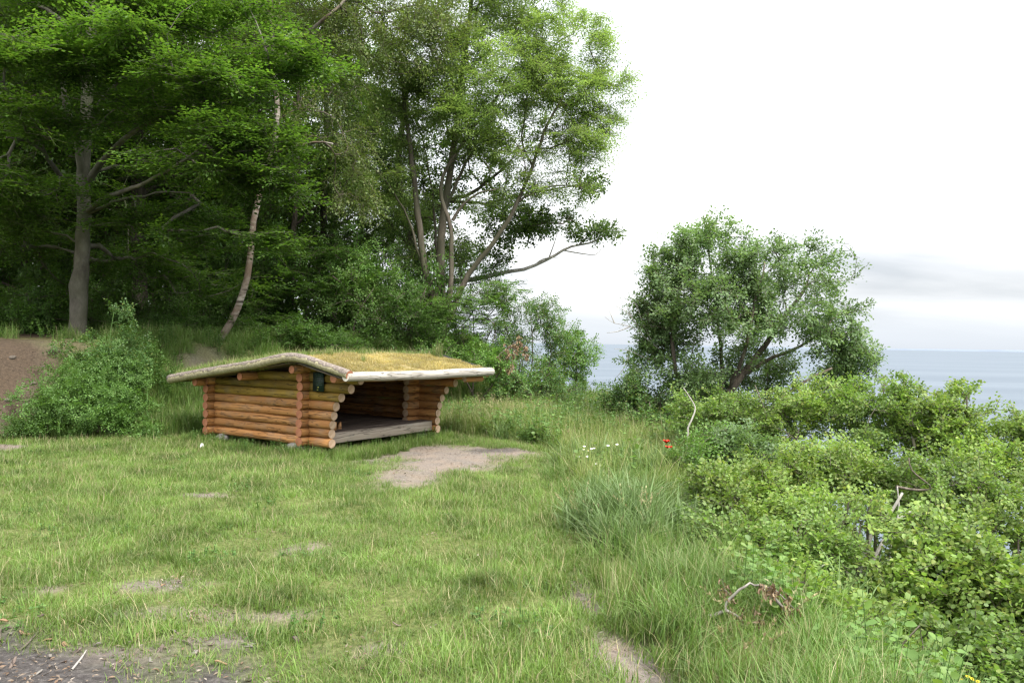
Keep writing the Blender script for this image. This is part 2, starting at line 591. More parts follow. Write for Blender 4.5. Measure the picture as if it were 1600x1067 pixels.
def logmat(name, cols, seedscale=1.0, grain=.5):
    """peeled round wood; the grain runs along the log's own X axis"""
    m, t, o = newmat(name)
    oi = N(t, 'ShaderNodeObjectInfo')
    tc_ = N(t, 'ShaderNodeTexCoord')
    ad = N(t, 'ShaderNodeVectorMath', operation='ADD')
    t.links.new(tc_.outputs['Object'], ad.inputs[0])
    cb = N(t, 'ShaderNodeCombineXYZ')
    rnd = mmath(t, 'MULTIPLY', oi.outputs['Random'], 37.0)
    t.links.new(rnd, cb.inputs[0])
    t.links.new(cb.outputs[0], ad.inputs[1])
    v = ad.outputs[0]
    n1 = noise(t, 1.0, 6, .62, vec=v, sc=(2.2, 42, 42), dist=.6)
    n2 = noise(t, 1.0, 4, .55, vec=v, sc=(1.6, 7, 7))
    n3 = noise(t, 1.0, 2, .5, vec=v, sc=(9, 26, 26))
    c = ramp(t, n1, [(.25, cols[0]), (.5, cols[1]), (.72, cols[2])])
    c = mixc(t, ramp(t, n2, [(.40, (0, 0, 0)), (.68, (.65, .65, .65))]), c, cols[3])
    kn = ramp(t, n3, [(.66, (0, 0, 0)), (.74, (1, 1, 1))])
    c = mixc(t, mixc(t, 1.0, kn, (.75, .75, .75), 'MULTIPLY'), c, tuple(x * .25 for x in cols[0]))
    n4 = noise(t, 1.0, 3, .5, vec=v, sc=(1.1, 16, 16), dist=.4)
    ck = mmath(t, 'ABSOLUTE', mmath(t, 'SUBTRACT', n4, .5))
    ckr = ramp(t, ck, [(.0, (1, 1, 1)), (.012, (.6, .6, .6)), (.022, (0, 0, 0))])
    c = mixc(t, mixc(t, 1.0, ckr, (.8, .8, .8), 'MULTIPLY'), c, tuple(x * .2 for x in cols[0]))
    n5 = noise(t, 1.0, 4, .6, vec=v, sc=(3, 3, 3))
    c = mixc(t, ramp(t, n5, [(.5, (0, 0, 0)), (.75, (.45, .45, .45))]), c, tuple(sum(cols[1]) / 3 * q for q in (.85, .78, .68)))
    n1 = mmath(t, 'SUBTRACT', n1, mmath(t, 'MULTIPLY', ckr, .8))
    hs = N(t, 'ShaderNodeHueSaturation')
    k = N(t, 'ShaderNodeMapRange')
    setin(k, To_Min=.72, To_Max=1.22)
    t.links.new(oi.outputs['Random'], k.inputs[0])
    t.links.new(k.outputs[0], hs.inputs['Value'])
    t.links.new(c, hs.inputs['Color'])
    principled(t, o, hs.outputs[0], .72, bump(t, n1, grain, .006), .25)
    return m


def endmat(name, a, b):
    m, t, o = newmat(name)
    tc_ = N(t, 'ShaderNodeTexCoord')
    sp = N(t, 'ShaderNodeSeparateXYZ')
    t.links.new(tc_.outputs['Object'], sp.inputs[0])
    r2 = mmath(t, 'SQRT', mmath(t, 'ADD', mmath(t, 'MULTIPLY', sp.outputs[1], sp.outputs[1]), mmath(t, 'MULTIPLY', sp.outputs[2], sp.outputs[2])))
    n2 = noise(t, 9, 4, .6)
    rr = mmath(t, 'ADD', r2, mmath(t, 'MULTIPLY', n2, .012))
    ring = mmath(t, 'SINE', mmath(t, 'MULTIPLY', rr, 900))
    f = mmath(t, 'MULTIPLY_ADD', ring, .22)
    f = mmath(t, 'ADD', mmath(t, 'MULTIPLY', ring, .18), n2)
    c = ramp(t, f, [(.25, a), (.75, b)])
    principled(t, o, c, .8, bump(t, n2, .3, .01))
    return m


MAT['log'] = logmat('stained log', [(.25, .115, .040), (.46, .225, .080), (.58, .32, .13), (.36, .155, .05)])
MAT['log_olive'] = logmat('olive log', [(.15, .095, .018), (.26, .17, .032), (.34, .23, .05), (.18, .105, .02)])  # darker, more olive tone for the upper wall courses
MAT['log_shaded'] = logmat('shade-darkened log', [(.075, .032, .016), (.13, .055, .026), (.17, .078, .036), (.09, .036, .018)])  # darker copy of the wall logs, the shelter's inner shade put into the colour
MAT['log_end'] = endmat('log end', (.36, .22, .13), (.60, .45, .33))
MAT['log_end_red'] = endmat('stained log end', (.27, .10, .05), (.40, .175, .095))
MAT['pole'] = logmat('bleached pole', [(.17, .15, .125), (.37, .345, .305), (.53, .505, .465), (.27, .245, .21)], grain=.8)
MAT['pole_end'] = endmat('pole end', (.50, .44, .37), (.74, .70, .64))
MAT['board'] = logmat('grey board', [(.30, .23, .18), (.50, .42, .35), (.62, .545, .475), (.40, .32, .26)])
MAT['deck'] = logmat('deck plank', [(.09, .065, .052), (.16, .122, .10), (.21, .17, .14), (.125, .095, .08)])  # plank tone darkened to stand for the unlit shelter inside
MAT['chipwood'] = logmat('firewood', [(.35, .17, .07), (.52, .28, .13), (.62, .36, .18), (.45, .22, .10)])

# pole that keeps strips of bark
m, t, o = newmat('half barked pole')
n1 = noise(t, 1.0, 6, .65, sc=(5, 30, 30))
n2 = noise(t, 1.0, 4, .62, sc=(2.1, 6, 6), dist=.6)
g = N(t, 'ShaderNodeNewGeometry')
sp = N(t, 'ShaderNodeSeparateXYZ')
tc_ = N(t, 'ShaderNodeTexCoord')
t.links.new(tc_.outputs['Object'], sp.inputs[0])
bare = ramp(t, n1, [(.3, (.22, .19, .11)), (.5, (.34, .30, .19)), (.7, (.44, .40, .27))])
bark = ramp(t, noise(t, 1.0, 6, .7, sc=(26, 40, 40)), [(.3, (.07, .055, .045)), (.52, (.20, .165, .14)), (.7, (.34, .29, .25))])
at_ = N(t, 'ShaderNodeAttribute', attribute_name='bark')
f = ramp(t, mmath(t, 'ADD', at_.outputs['Fac'], mmath(t, 'MULTIPLY', mmath(t, 'SUBTRACT', n2, .5), 1.6)), [(.47, (0, 0, 0)), (.53, (1, 1, 1))])
seam = ramp(t, mmath(t, 'ADD', at_.outputs['Fac'], mmath(t, 'MULTIPLY', mmath(t, 'SUBTRACT', n2, .5), 1.6)), [(.43, (0, 0, 0)), (.475, (1, 1, 1)), (.5, (0, 0, 0))])
c = mixc(t, f, bare, bark)
c = mixc(t, seam, c, (.04, .03, .025))
principled(t, o, c, .85, bump(t, mmath(t, 'ADD', n1, mmath(t, 'MULTIPLY', f, .8)), .7, .012))
MAT['barked_pole'] = m


def plain(name, col, rough=.8, sc=12, amt=.35, bs=.3, spec=.3):
    m, t, o = newmat(name)
    n1 = noise(t, sc, 5, .6)
    c = ramp(t, n1, [(.3, tuple(x * (1 - amt) for x in col)), (.7, tuple(min(1, x * (1 + amt)) for x in col))])
    principled(t, o, c, rough, bump(t, n1, bs, .02), spec)
    return m


MAT['stone'] = plain('field stone', (.24, .225, .20), .85, 9, .45, .7)
MAT['bank_stone'] = plain('earthy stone', (.11, .092, .075), .9, 9, .4, .7)
MAT['membrane'] = plain('black roof sheet', (.025, .026, .03), .5, 20, .3)
MAT['sign_green'] = plain('dark green sign sheet', (.012, .028, .024), .35, 20, .2)
MAT['sign_text'] = plain('faded sign print', (.06, .09, .08), .5, 40, .2)
MAT['sign_mark'] = plain('yellow sign mark', (.55, .52, .12), .5, 40, .2)
MAT['white'] = plain('white paper', (.72, .74, .76), .6, 30, .1)
MAT['poppy'] = plain('poppy petal', (.72, .03, .012), .5, 30, .2)
MAT['poppy_eye'] = plain('poppy centre', (.02, .015, .02), .6)
MAT['petal'] = plain('white petal', (.78, .77, .76), .6, 40, .1)
MAT['yellow'] = plain('yellow petal', (.72, .52, .02), .5, 40, .15)
MAT['stem'] = plain('green stem', (.07, .14, .03), .6, 20, .2)
MAT['turf_soil'] = plain('turf soil', (.32, .26, .12), .95, 6, .5, .8)

# ground
m, t, o = newmat('ground')


def attr(t, nm):
    return N(t, 'ShaderNodeAttribute', attribute_name=nm).outputs['Fac']


nA = noise(t, 3.0, 6, .62, coord='Position')
nB = noise(t, 26, 5, .7, coord='Position')
nC = noise(t, 95, 3, .7, coord='Position')
thatch = ramp(t, nB, [(.3, (.07, .08, .028)), (.5, (.125, .145, .045)), (.72, (.22, .22, .095))])
dirt = ramp(t, nB, [(.25, (.092, .078, .066)), (.5, (.185, .160, .138)), (.75, (.30, .268, .238))])
dirt = mixc(t, ramp(t, nA, [(.35, (0, 0, 0)), (.7, (1, 1, 1))]), dirt, ramp(t, nC, [(.3, (.16, .12, .09)), (.7, (.33, .27, .215))]))
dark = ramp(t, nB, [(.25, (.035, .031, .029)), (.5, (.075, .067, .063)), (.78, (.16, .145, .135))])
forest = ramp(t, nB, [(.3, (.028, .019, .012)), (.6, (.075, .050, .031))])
cliff = ramp(t, nA, [(.35, (.06, .09, .025)), (.6, (.12, .12, .05)), (.75, (.24, .2, .14))])
c = mixc(t, attr(t, 'bare'), thatch, dirt)
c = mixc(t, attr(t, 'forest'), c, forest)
c = mixc(t, attr(t, 'cliff'), c, cliff)
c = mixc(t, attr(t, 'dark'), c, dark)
peb = ramp(t, nC, [(.68, (0, 0, 0)), (.73, (1, 1, 1))])
c = mixc(t, mixc(t, 1.0, peb, (.5, .5, .5), 'MULTIPLY'), c, (.33, .30, .27))
principled(t, o, c, .95, bump(t, mmath(t, 'ADD', nB, mmath(t, 'MULTIPLY', nC, .5)), .8, .03), .15)
MAT['ground'] = m

# sea
m, t, o = newmat('sea')
geo = N(t, 'ShaderNodeNewGeometry')
n1 = noise(t, 1.0, 5, .6, vec=geo.outputs['Position'], sc=(.35, .9, 1))
n2 = noise(t, 1.0, 4, .6, vec=geo.outputs['Position'], sc=(.0012, .012, 1))
c = ramp(t, n2, [(.35, (.075, .10, .127)), (.65, (.105, .132, .16))])
p = principled(t, o, c, .47, bump(t, n1, .35, .25), .18)
MAT['sea'] = m
MAT['coast'] = plain('hazed coast', (.15, .18, .23), .9, .002, .12, 0)  # pale blue of the air in between is mixed into the land's colour


# ------------------------------------------------------------------ ground, sea, far coast
def axis(a, lo, hi, step, b, growth=1.16):
    c = list(np.arange(lo, hi + 1e-6, step))
    x, s_ = lo, step
    while x > a:
        s_ *= growth
        x -= s_
        c.insert(0, x)
    x, s_ = hi, step
    while x < b:
        s_ *= growth
        x += s_
        c.append(x)
    return np.array(c)


xs = axis(-260, -9.5, 4.5, 0.085, 420)
ys = axis(-60, 2.6, 18.5, 0.085, 900)
GX, GY = np.meshgrid(xs, ys)
GZ = height(GX, GY)
b_, d_, f_, c_ = masks(GX, GY)
nx, ny = len(xs), len(ys)
i = np.arange(ny - 1)[:, None] * nx + np.arange(nx - 1)[None]
me = mesh_np('ground', np.stack([GX, GY, GZ], -1).reshape(-1, 3), None, np.stack([i, i + 1, i + nx + 1, i + nx], -1).reshape(-1, 4), [MAT['ground']], None, True)
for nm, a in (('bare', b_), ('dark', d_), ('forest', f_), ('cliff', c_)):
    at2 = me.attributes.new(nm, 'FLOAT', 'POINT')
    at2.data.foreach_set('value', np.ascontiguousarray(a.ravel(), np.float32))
obj('ground', me, kind='structure')

S = 90000.0
obj('sea', mesh_np('sea', [(-S, -200, -25), (S, -200, -25), (S, S, -25), (-S, S, -25)], None, [(0, 1, 2, 3)], [MAT['sea']]), kind='structure')
mb = MB()
rng = np.random.default_rng(5)
xc = np.linspace(3000, 26000, 160)
hc = 15 + 50 * smooth(5200, 16000, xc) * (.55 + .6 * fbm(xc / 900, xc * 0, 3))
V = []
for x, h_ in zip(xc, hc):
    V += [(x, 15000, -25), (x, 15400, -25 + h_), (x, 18000, -25 + h_ * 1.05), (x, 18500, -26)]
V = np.array(V, float)
Q = [(4 * k + j, 4 * k + 4 + j, 4 * k + 5 + j, 4 * k + 1 + j) for k in range(len(xc) - 1) for j in range(3)]
mb.add(V, None, Q)
obj('far_coast', mb.mesh('far_coast', [MAT['coast']]), kind='structure')


# ------------------------------------------------------------------ the log shelter
TH = R(56.47)
HX, HY = -2.856, 11.116
HW, HD, PITCHZ, ZB = 2.38, 2.13, 0.128, 0.10
hz0 = hz(-2.6, 11.9)
shelter = thing('log_shelter', 'low open-fronted log shelter with mossy turf roof on the lawn', 'shelter', (HX, HY, 0.0), None, TH)
ux, vy = np.array([math.cos(TH), math.sin(TH), 0]), np.array([-math.sin(TH), math.cos(TH), 0])
HO = np.array([HX, HY, 0.0])


def loc_on_x(px, py, x):
    """shelter-local point where a pixel's ray crosses the local plane x = const"""
    d = ray(px, py)
    tt = ((HO + ux * x - EYE) @ ux) / (d @ ux)
    p_ = EYE + d * tt - HO
    return p_ @ vy, p_[2]


def loc_on_y(px, py, y):
    d = ray(px, py)
    tt = ((HO + vy * y - EYE) @ vy) / (d @ vy)
    p_ = EYE + d * tt - HO
    return p_ @ ux, p_[2]


lrng = np.random.default_rng(11)


def log(name, a, b, r, mat, end, parent=shelter, sides=14, wob=.004, squash=.97, taper=.03, curve=None):
    """round log from a to b (parent-local); mesh runs along its own X so grain and rings follow it"""
    a, b = np.array(a, float), np.array(b, float)
    L = np.linalg.norm(b - a)
    n = max(4, int(L / .16) + 1)
    x = np.linspace(0, L, n)
    th = np.arange(sides) / sides * 2 * math.pi
    ph = lrng.random(4) * 6
    cyy = wob * (np.sin(x * 1.9 + ph[0]) + .6 * np.sin(x * 5 + ph[1]))
    czz = wob * (np.sin(x * 2.3 + ph[2]) + .5 * np.sin(x * 6 + ph[3]))
    rr = r * (1 + taper * (x / max(L, .01) - .5) * lrng.choice([-1, 1])) * (1 + lrng.normal(0, .008, n))
    k = lrng.normal(0, .014, (n, sides))
    k = (k + np.roll(k, 1, 1) + np.roll(k, -1, 1)) / 2
    RR = rr[:, None] * (1 + k)
    # worn, slightly rounded rims
    RR[0] *= .93
    RR[-1] *= .93
    xx = x.copy()
    V = np.stack([np.repeat(xx[:, None], sides, 1), cyy[:, None] + RR * np.cos(th), czz[:, None] + RR * np.sin(th) * squash], -1)
    inset = min(.02, L * .1)
    if n > 3:
        V[1, :, 0] = inset
        V[-2, :, 0] = L - inset
    i_ = np.arange(n - 1)[:, None] * sides
    j = np.arange(sides)[None]
    j2 = (j + 1) % sides
    Q = np.stack([i_ + j, i_ + sides + j, i_ + sides + j2, i_ + j2], -1).reshape(-1, 4)
    V = V.reshape(-1, 3)
    nv = len(V)
    V = np.vstack([V, [(0 - .003, cyy[0], czz[0]), (L + .003, cyy[-1], czz[-1])]])
    jj = np.arange(sides)
    F0 = np.stack([np.full(sides, nv), (jj + 1) % sides, jj], -1)
    o1 = (n - 1) * sides
    F1 = np.stack([np.full(sides, nv + 1), o1 + jj, o1 + (jj + 1) % sides], -1)
    me_ = mesh_np(name, V, np.vstack([F0, F1]), Q, [mat, end], np.concatenate([np.ones(2 * sides), np.zeros(len(Q))]))
    fl = np.ones(len(me_.polygons), bool)
    fl[:2 * sides] = False
    me_.polygons.foreach_set('use_smooth', fl)
    if curve is not None:
        curve(me_)
    o_ = obj(name, me_, parent)
    d = Vector(b - a).normalized()
    q = d.to_track_quat('X', 'Z')
    o_.matrix_local = Matrix.Translation(Vector(a)) @ q.to_matrix().to_4x4() @ Matrix.Identity(4)
    return o_


LR = 0.069


def roofz(y):
    """underside height of the roof at local depth y (ridge near y = -0.07)"""
    return 1.285 - (y + .07) * .139 if y > -.07 else 1.285 + (y + .07) * .20


ext = [.47, .46, .47, .50, .545, .64, .82, 1.03, 1.12]
NB = 10
for xw, side in ((0.0, 'l'), (HW, 'r')):
    for k in range(NB):
        z = ZB + PITCHZ * (k + .5)
        yb = HD + .17
        # upper courses stop under the slope of the roof
        while yb > -.3 and z + LR > roofz(yb) + .015:
            yb -= .03
        yf = -(ext[k] if k < 9 else .62)
        if side == 'r':
            yf = -(ext[k] - .05 if k < 7 else (1.05 if k == 7 else 1.2)) if k < 9 else -.6
        while z + LR > roofz(yf) + .03 and yf < -.1:
            yf += .03
        if yb - yf < .4:
            continue
        olive = k >= 5 if side == 'l' else k >= 8
        log('wall_log', (xw, yf, z), (xw, yb, z), LR, MAT['log_olive'] if olive else MAT['log'], MAT['log_end'])
# cross logs of the back wall and the short stubs of the front wall, half a log higher
for k in range(8):
    z = ZB + PITCHZ * (k + 1.0) - .064
    if z + LR < roofz(HD) + .03:
        log('back_log', (.03, HD, z), (HW - .03, HD, z), LR, MAT['log_shaded'], MAT['log_end_red'])
        log('stub_log', (-.18, HD, z), (.035, HD, z), LR * 1.01, MAT['log'], MAT['log_end_red'])
        log('stub_log', (HW - .035, HD, z), (HW + .17, HD, z), LR * 1.01, MAT['log'], MAT['log_end_red'])
for k in range(9):
    z = ZB + PITCHZ * (k + .5) + .002
    if z + LR < 1.27:
        log('stub_log', (-.185 + lrng.normal(0, .006), 0, z), (.12, 0, z), LR * 1.0, MAT['log'], MAT['log_end_red'] if k < 6 else MAT['log_end_red'])
        if k > 0:
            log('stub_log', (HW - .33 + lrng.normal(0, .012), 0, z), (HW + .16, 0, z), LR * 1.0, MAT['log'], MAT['log_end'])
# purlins carried on the wall tops, their ends poking out under the left verge
for (px_, py_, r_) in ((304, 597, .062), (374, 588, .060), (455.5, 577, .062), (521, 591.5, .066)):
    y_, z_ = loc_on_x(px_, py_, -.34)
    z_ = min(z_, roofz(y_) - r_ + .03)
    log('purlin', (-.34, y_, z_), (HW + .40, y_, z_), r_, MAT['log'], MAT['log_end_red'])
# right hand tie under the eave
log('purlin', (HW - .1, -1.02, 1.0), (HW + .38, -1.02, 1.0), .05, MAT['log'], MAT['log_end'])

# raised floor: front board, joists, planks
fb = log  # (kept short below)
mb = MB()


def plank(name, lo, hi, mat, parent=shelter, jit=.006):
    """sawn board with eased edges, its grain along the longest side"""
    lo, hi = np.array(lo, float), np.array(hi, float)
    dim = hi - lo
    ax = int(np.argmax(dim))
    order = [ax, (ax + 1) % 3, (ax + 2) % 3]
    L, wd, tk = dim[order]
    n = 7
    e = min(.006, wd * .2, tk * .2)
    sec = np.array([(-wd / 2 + e, -tk / 2), (wd / 2 - e, -tk / 2), (wd / 2, -tk / 2 + e), (wd / 2, tk / 2 - e), (wd / 2 - e, tk / 2), (-wd / 2 + e, tk / 2), (-wd / 2, tk / 2 - e), (-wd / 2, -tk / 2 + e)])
    V = []
    for q in range(n):
        o_ = lrng.normal(0, jit * .35, 2)
        for s_ in sec:
            V.append((L * q / (n - 1), s_[0] + o_[0], s_[1] + o_[1]))
    Q = [(8 * q + a, 8 * q + (a + 1) % 8, 8 * q + 8 + (a + 1) % 8, 8 * q + 8 + a) for q in range(n - 1) for a in range(8)]
    for base, rev in ((0, True), (8 * (n - 1), False)):
        f4 = [(0, 1, 2, 3), (0, 3, 4, 7), (4, 5, 6, 7)]
        for f_ in f4:
            f_ = tuple(base + a for a in f_)
            Q.append(f_[::-1] if rev else f_)
    me_ = mesh_np(name, V, None, Q, [mat])
    o_ = obj(name, me_, parent)
    X = [np.array(v_, float) for v_ in np.eye(3)[order]]
    Mx = Matrix.Identity(4)
    c_ = (lo + hi) / 2
    c_[ax] = lo[ax]
    for q in range(3):
        for p_ in range(3):
            Mx[p_][q] = X[q][p_]
        Mx[q][3] = c_[q]
    o_.matrix_local = Mx
    return o_


FZ = 0.305
plank('front_board', (.075, -.36, FZ - .165), (HW - .08, -.315, FZ - .012), MAT['board'])
k = 0
y = -.355
while y < HD - .1:
    wd = .118 + lrng.normal(0, .004)
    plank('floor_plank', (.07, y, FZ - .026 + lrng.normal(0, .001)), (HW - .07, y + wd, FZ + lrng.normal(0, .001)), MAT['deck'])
    y += wd + .007
for x in (.3, 1.2, 2.1):
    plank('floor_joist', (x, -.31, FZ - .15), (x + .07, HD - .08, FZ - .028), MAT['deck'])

# roof boards, black sheet, turf, edge poles
XL, XR = -.42, HW + .43
YF, YR, YB = -1.17, -.07, 2.73


def topz(y):
    return 1.335 - (y - YR) * .137 if y > YR else 1.335 + (y - YR) * .205


x = XL + .06
while x < XR - .08:
    wd = .142
    for (ya, yb) in ((YR + .005, YB - .04), (YF + .05, YR - .005)):
        za, zb_ = topz(ya) - .05, topz(yb) - .05
        L = math.hypot(yb - ya, zb_ - za)
        o_ = plank('roof_board', (0, 0, 0), (L, wd, .024), MAT['deck'])
        dvec = Vector((0, yb - ya, zb_ - za)).normalized()
        X = dvec
        Z = Vector((1, 0, 0)).cross(X).normalized() * (1)
        Yv = Vector((1, 0, 0))
        Mx = Matrix.Identity(4)
        Zv = X.cross(Yv)
        for q, v_ in enumerate((X, Yv, Zv)):
            for p_ in range(3):
                Mx[p_][q] = v_[p_]
        Mx.translation = Vector((x + wd / 2, ya, za))
        o_.matrix_local = Mx
    x += wd + .006
# membrane: thin folded sheet with its edge turned up at the right
ye = np.concatenate([np.linspace(YF + .03, YR, 8), np.linspace(YR, YB - .02, 12)[1:]])
xe = np.array([XL + .03, XL + .5, HW * .5, XR - .22, XR - .06, XR + .01, XR + .03])
up = np.array([0, 0, 0, 0, .01, .075, .02])
VX, VY = np.meshgrid(xe, ye)
VZ = np.array([topz(v_) for v_ in ye])[:, None] - .024 + up[None] + lrng.normal(0, .006, VX.shape) * (up[None] > 0)
nx, ny = len(xe), len(ye)
i = np.arange(ny - 1)[:, None] * nx + np.arange(nx - 1)[None]
Q = np.stack([i, i + 1, i + nx + 1, i + nx], -1).reshape(-1, 4)
me = mesh_np('roof_sheet', np.stack([VX, VY, VZ], -1).reshape(-1, 3), None, Q, [MAT['membrane']])
o = obj('roof_sheet', me, shelter)
md = o.modifiers.new('thick', 'SOLIDIFY')
md.thickness = .006
# turf bed
xt = np.linspace(XL + .09, XR - .12, 60)
yt = np.concatenate([np.linspace(YF + .07, YR, 20), np.linspace(YR, YB - .08, 40)[1:]])
TX, TY = np.meshgrid(xt, yt)
TZ = np.array([topz(v_) for v_ in yt])[:, None] + .02 + .07 * (fbm(TX * 3, TY * 3, 50) - .45) + .02 * (fbm(TX * 14, TY * 14, 51) - .5)
edge_ = np.minimum(np.minimum(TX - xt[0], xt[-1] - TX), np.minimum(TY - yt[0], yt[-1] - TY))
TZ = TZ + .028 * smooth(0, .2, edge_) - .05 * (edge_ < 1e-6)
nx, ny = len(xt), len(yt)
i = np.arange(ny - 1)[:, None] * nx + np.arange(nx - 1)[None]
Q = np.stack([i, i + 1, i + nx + 1, i + nx], -1).reshape(-1, 4)
obj('roof_turf', mesh_np('roof_turf', np.stack([TX, TY, TZ], -1).reshape(-1, 3), None, Q, [MAT['turf_soil']], None, True), shelter)
TURF = (TX, TY, TZ)

# front eave pole: thick, peeled and bleached
log('eave_pole', (XL - .03, YF, 1.115), (XR, YF, 1.113), .068, MAT['pole'], MAT['pole_end'], sides=20, wob=.006, taper=.10)
log('eave_pole', (XL + .05, YB, topz(YB) - .005), (XR, YB, topz(YB) - .005), .06, MAT['pole'], MAT['pole_end'])


def verge_pole(x, pts, r0, r1):
    P = catmull(np.array([(x, a, b) for a, b in pts]), .07)
    n = len(P)
    sides = 16
    T, A, B = frame_along(P)
    th = np.arange(sides) / sides * 2 * math.pi
    rr = np.linspace(r0, r1, n)
    k_ = lrng.normal(0, .02, (n, sides))
    k_ = (k_ + np.roll(k_, 1, 1) + np.roll(k_, -1, 1) + np.roll(k_, 1, 0)) / 3
    RR = rr[:, None] * (1 + k_)
    V = P[:, None] + (A[:, None] * np.cos(th)[None, :, None] + B[:, None] * np.sin(th)[None, :, None]) * RR[:, :, None]
    up_ = (V - P[:, None])[:, :, 2] / RR
    s_ = np.linspace(0, 1, n)[:, None]
    br = .5 + .75 * (up_ - .25)
    V = V.reshape(-1, 3)
    V = np.vstack([V, P[0] , P[-1]])
    i_ = np.arange(n - 1)[:, None] * sides
    j = np.arange(sides)[None]
    j2 = (j + 1) % sides
    Q = np.stack([i_ + j, i_ + j2, i_ + sides + j2, i_ + sides + j], -1).reshape(-1, 4)
    jj = np.arange(sides)
    F = np.vstack([np.stack([np.full(sides, n * sides), (jj + 1) % sides, jj], -1), np.stack([np.full(sides, n * sides + 1), (n - 1) * sides + jj, (n - 1) * sides + (jj + 1) % sides], -1)])
    me_ = mesh_np('verge_pole', V, F, Q, [MAT['barked_pole'], MAT['log_end_red']], np.concatenate([np.ones(2 * sides), np.zeros(len(Q))]))
    fl = np.ones(len(me_.polygons), bool)
    fl[:2 * sides] = False
    me_.polygons.foreach_set('use_smooth', fl)
    a_ = me_.attributes.new('bark', 'FLOAT', 'POINT')
    a_.data.foreach_set('value', np.concatenate([br.ravel(), [.2, .2]]).astype(np.float32))
    return obj('verge_pole', me_, shelter)


vp = [loc_on_x(a, b, XL) for a, b in ((266, 592), (310, 583.5), (360, 575), (400, 568.5), (430, 561.5), (455, 558), (480, 562), (510, 573), (534, 581), (546, 586))]
verge_pole(XL, vp, .070, .060)
verge_pole(XR - .02, [(YB, topz(YB) - .03), (1.3, topz(1.3) - .03), (YR + .3, topz(YR) - .055), (YR, topz(YR) - .035), (-.5, topz(-.5) - .045), (YF + .06, topz(YF) - .03)], .062, .055)

# sign on the gable logs
ys_, zs_ = loc_on_x(498, 596.5, -.085)
sign = thing('wall_sign', 'small dark green notice fixed to the logs beside the open front', 'sign', tuple(HO + ux * -.085 + vy * ys_ + np.array([0, 0, zs_])), None, TH)
mb = MB()
box(mb, (-.010, -.105, -.135), (.004, .105, .135))
obj('sign_sheet', mb.mesh('sign_sheet', [MAT['sign_green']]), sign)
mb = MB()
for q in range(7):
    zz = .105 - q * .024
    box(mb, (-.0125, -.085 + .01 * (q % 2), zz - .005), (-.0095, .085 - .025 * ((q * 3) % 4) / 2, zz + .004))
obj('sign_lines', mb.mesh('sign_lines', [MAT['sign_text']]), sign)
mb = MB()
box(mb, (-.0125, -.012, -.082), (-.0095, .008, -.068))
obj('sign_mark', mb.mesh('sign_mark', [MAT['sign_mark']]), sign)
mb = MB()
box(mb, (-.0125, .0, -.115), (-.0095, .022, -.107))
obj('sign_mark', mb.mesh('sign_mark', [MAT['sign_mark']]), sign)


def stone(name, label, p, size, seed, cat='stone', group=None, mat=None):
    rg = np.random.default_rng(seed)
    import bmesh
    bm = bmesh.new()
    bmesh.ops.create_icosphere(bm, subdivisions=3, radius=1)
    ax_ = rg.normal(0, 1, (7, 3))
    ax_ /= np.linalg.norm(ax_, axis=1)[:, None]
    off = rg.uniform(.62, .9, 7)
    for v_ in bm.verts:
        c_ = np.array(v_.co)
        for a_, f_ in zip(ax_, off):
            s_ = c_ @ a_
            if s_ > f_:
                c_ = c_ - a_ * (s_ - f_) * .85
        c_ = c_ * (1 + rg.normal(0, .012))
        v_.co = Vector(c_ * np.array(size))
    for f_ in bm.faces:
        f_.smooth = True
    me_ = bpy.data.meshes.new(name)
    bm.to_mesh(me_)
    bm.free()
    me_.materials.append(mat or MAT['stone'])
    o_ = obj(name, me_)
    o_.location = p
    o_.rotation_euler = (0, 0, rg.random() * 6)
    o_['label'] = label
    o_['category'] = cat
    if group:
        o_['group'] = group
    return o_


def hloc(x, y, z=None):
    p_ = HO + ux * x + vy * y
    p_[2] = hz(p_[0], p_[1]) if z is None else z
    return p_


for (x, y, s_, lb) in ((-.03, .22, (.17, .12, .075), 'dark rounded stone under the near front corner of the log shelter'),
                       (-.05, 1.9, (.14, .11, .07), 'pale flat stone under the rear left corner of the log shelter'),
                       (HW - .12, -.12, (.16, .13, .085), 'grey stone under the far end of the shelter front board'),
                       ):
    p_ = hloc(x, y)
    stone('foundation_stone', lb, (p_[0], p_[1], max(p_[2] + .015, .055)), s_, int(x * 100 + y * 10) + 500, group='stones the log shelter rests on')
p_ = hloc(HW, HD - .1)
stone('foundation_stone', 'stone hidden in shade under the far back corner of the log shelter', (p_[0], p_[1], .05), (.15, .12, .09), 91, group='stones the log shelter rests on')

# two offcuts of firewood standing on the floor just inside the opening
for q, (px_, lb) in enumerate(((522, 'orange firewood block on shelter floor beside the log steps'), (529.5, 'split wedge of firewood on shelter floor, right of the other block'))):
    x_, z_ = loc_on_y(px_, 667, -.22 + .05 * q)
    mb = MB()
    if q == 0:
        box(mb, (-.028, -.03, 0), (.028, .03, .115), 0, .006, lrng)
    else:
        mb.add([(-.03, -.03, 0), (.03, -.03, 0), (.03, .03, 0), (-.03, .03, 0), (.028, -.03, .11), (.028, .03, .11), (-.004, -.03, .09), (-.004, .03, .09)], None,
               [(0, 3, 2, 1), (1, 2, 5, 4), (0, 1, 4, 6), (3, 7, 5, 2), (0, 6, 7, 3), (6, 4, 5, 7)])
    o_ = obj('firewood_block', mb.mesh('firewood_block', [MAT['chipwood']]), None, label=lb, category='firewood', group='firewood on the shelter floor')
    o_.location = tuple(HO + ux * x_ + vy * (-.22 + .05 * q) + np.array([0, 0, FZ + .002]))
    o_.rotation_euler = (0, 0, TH - .5)


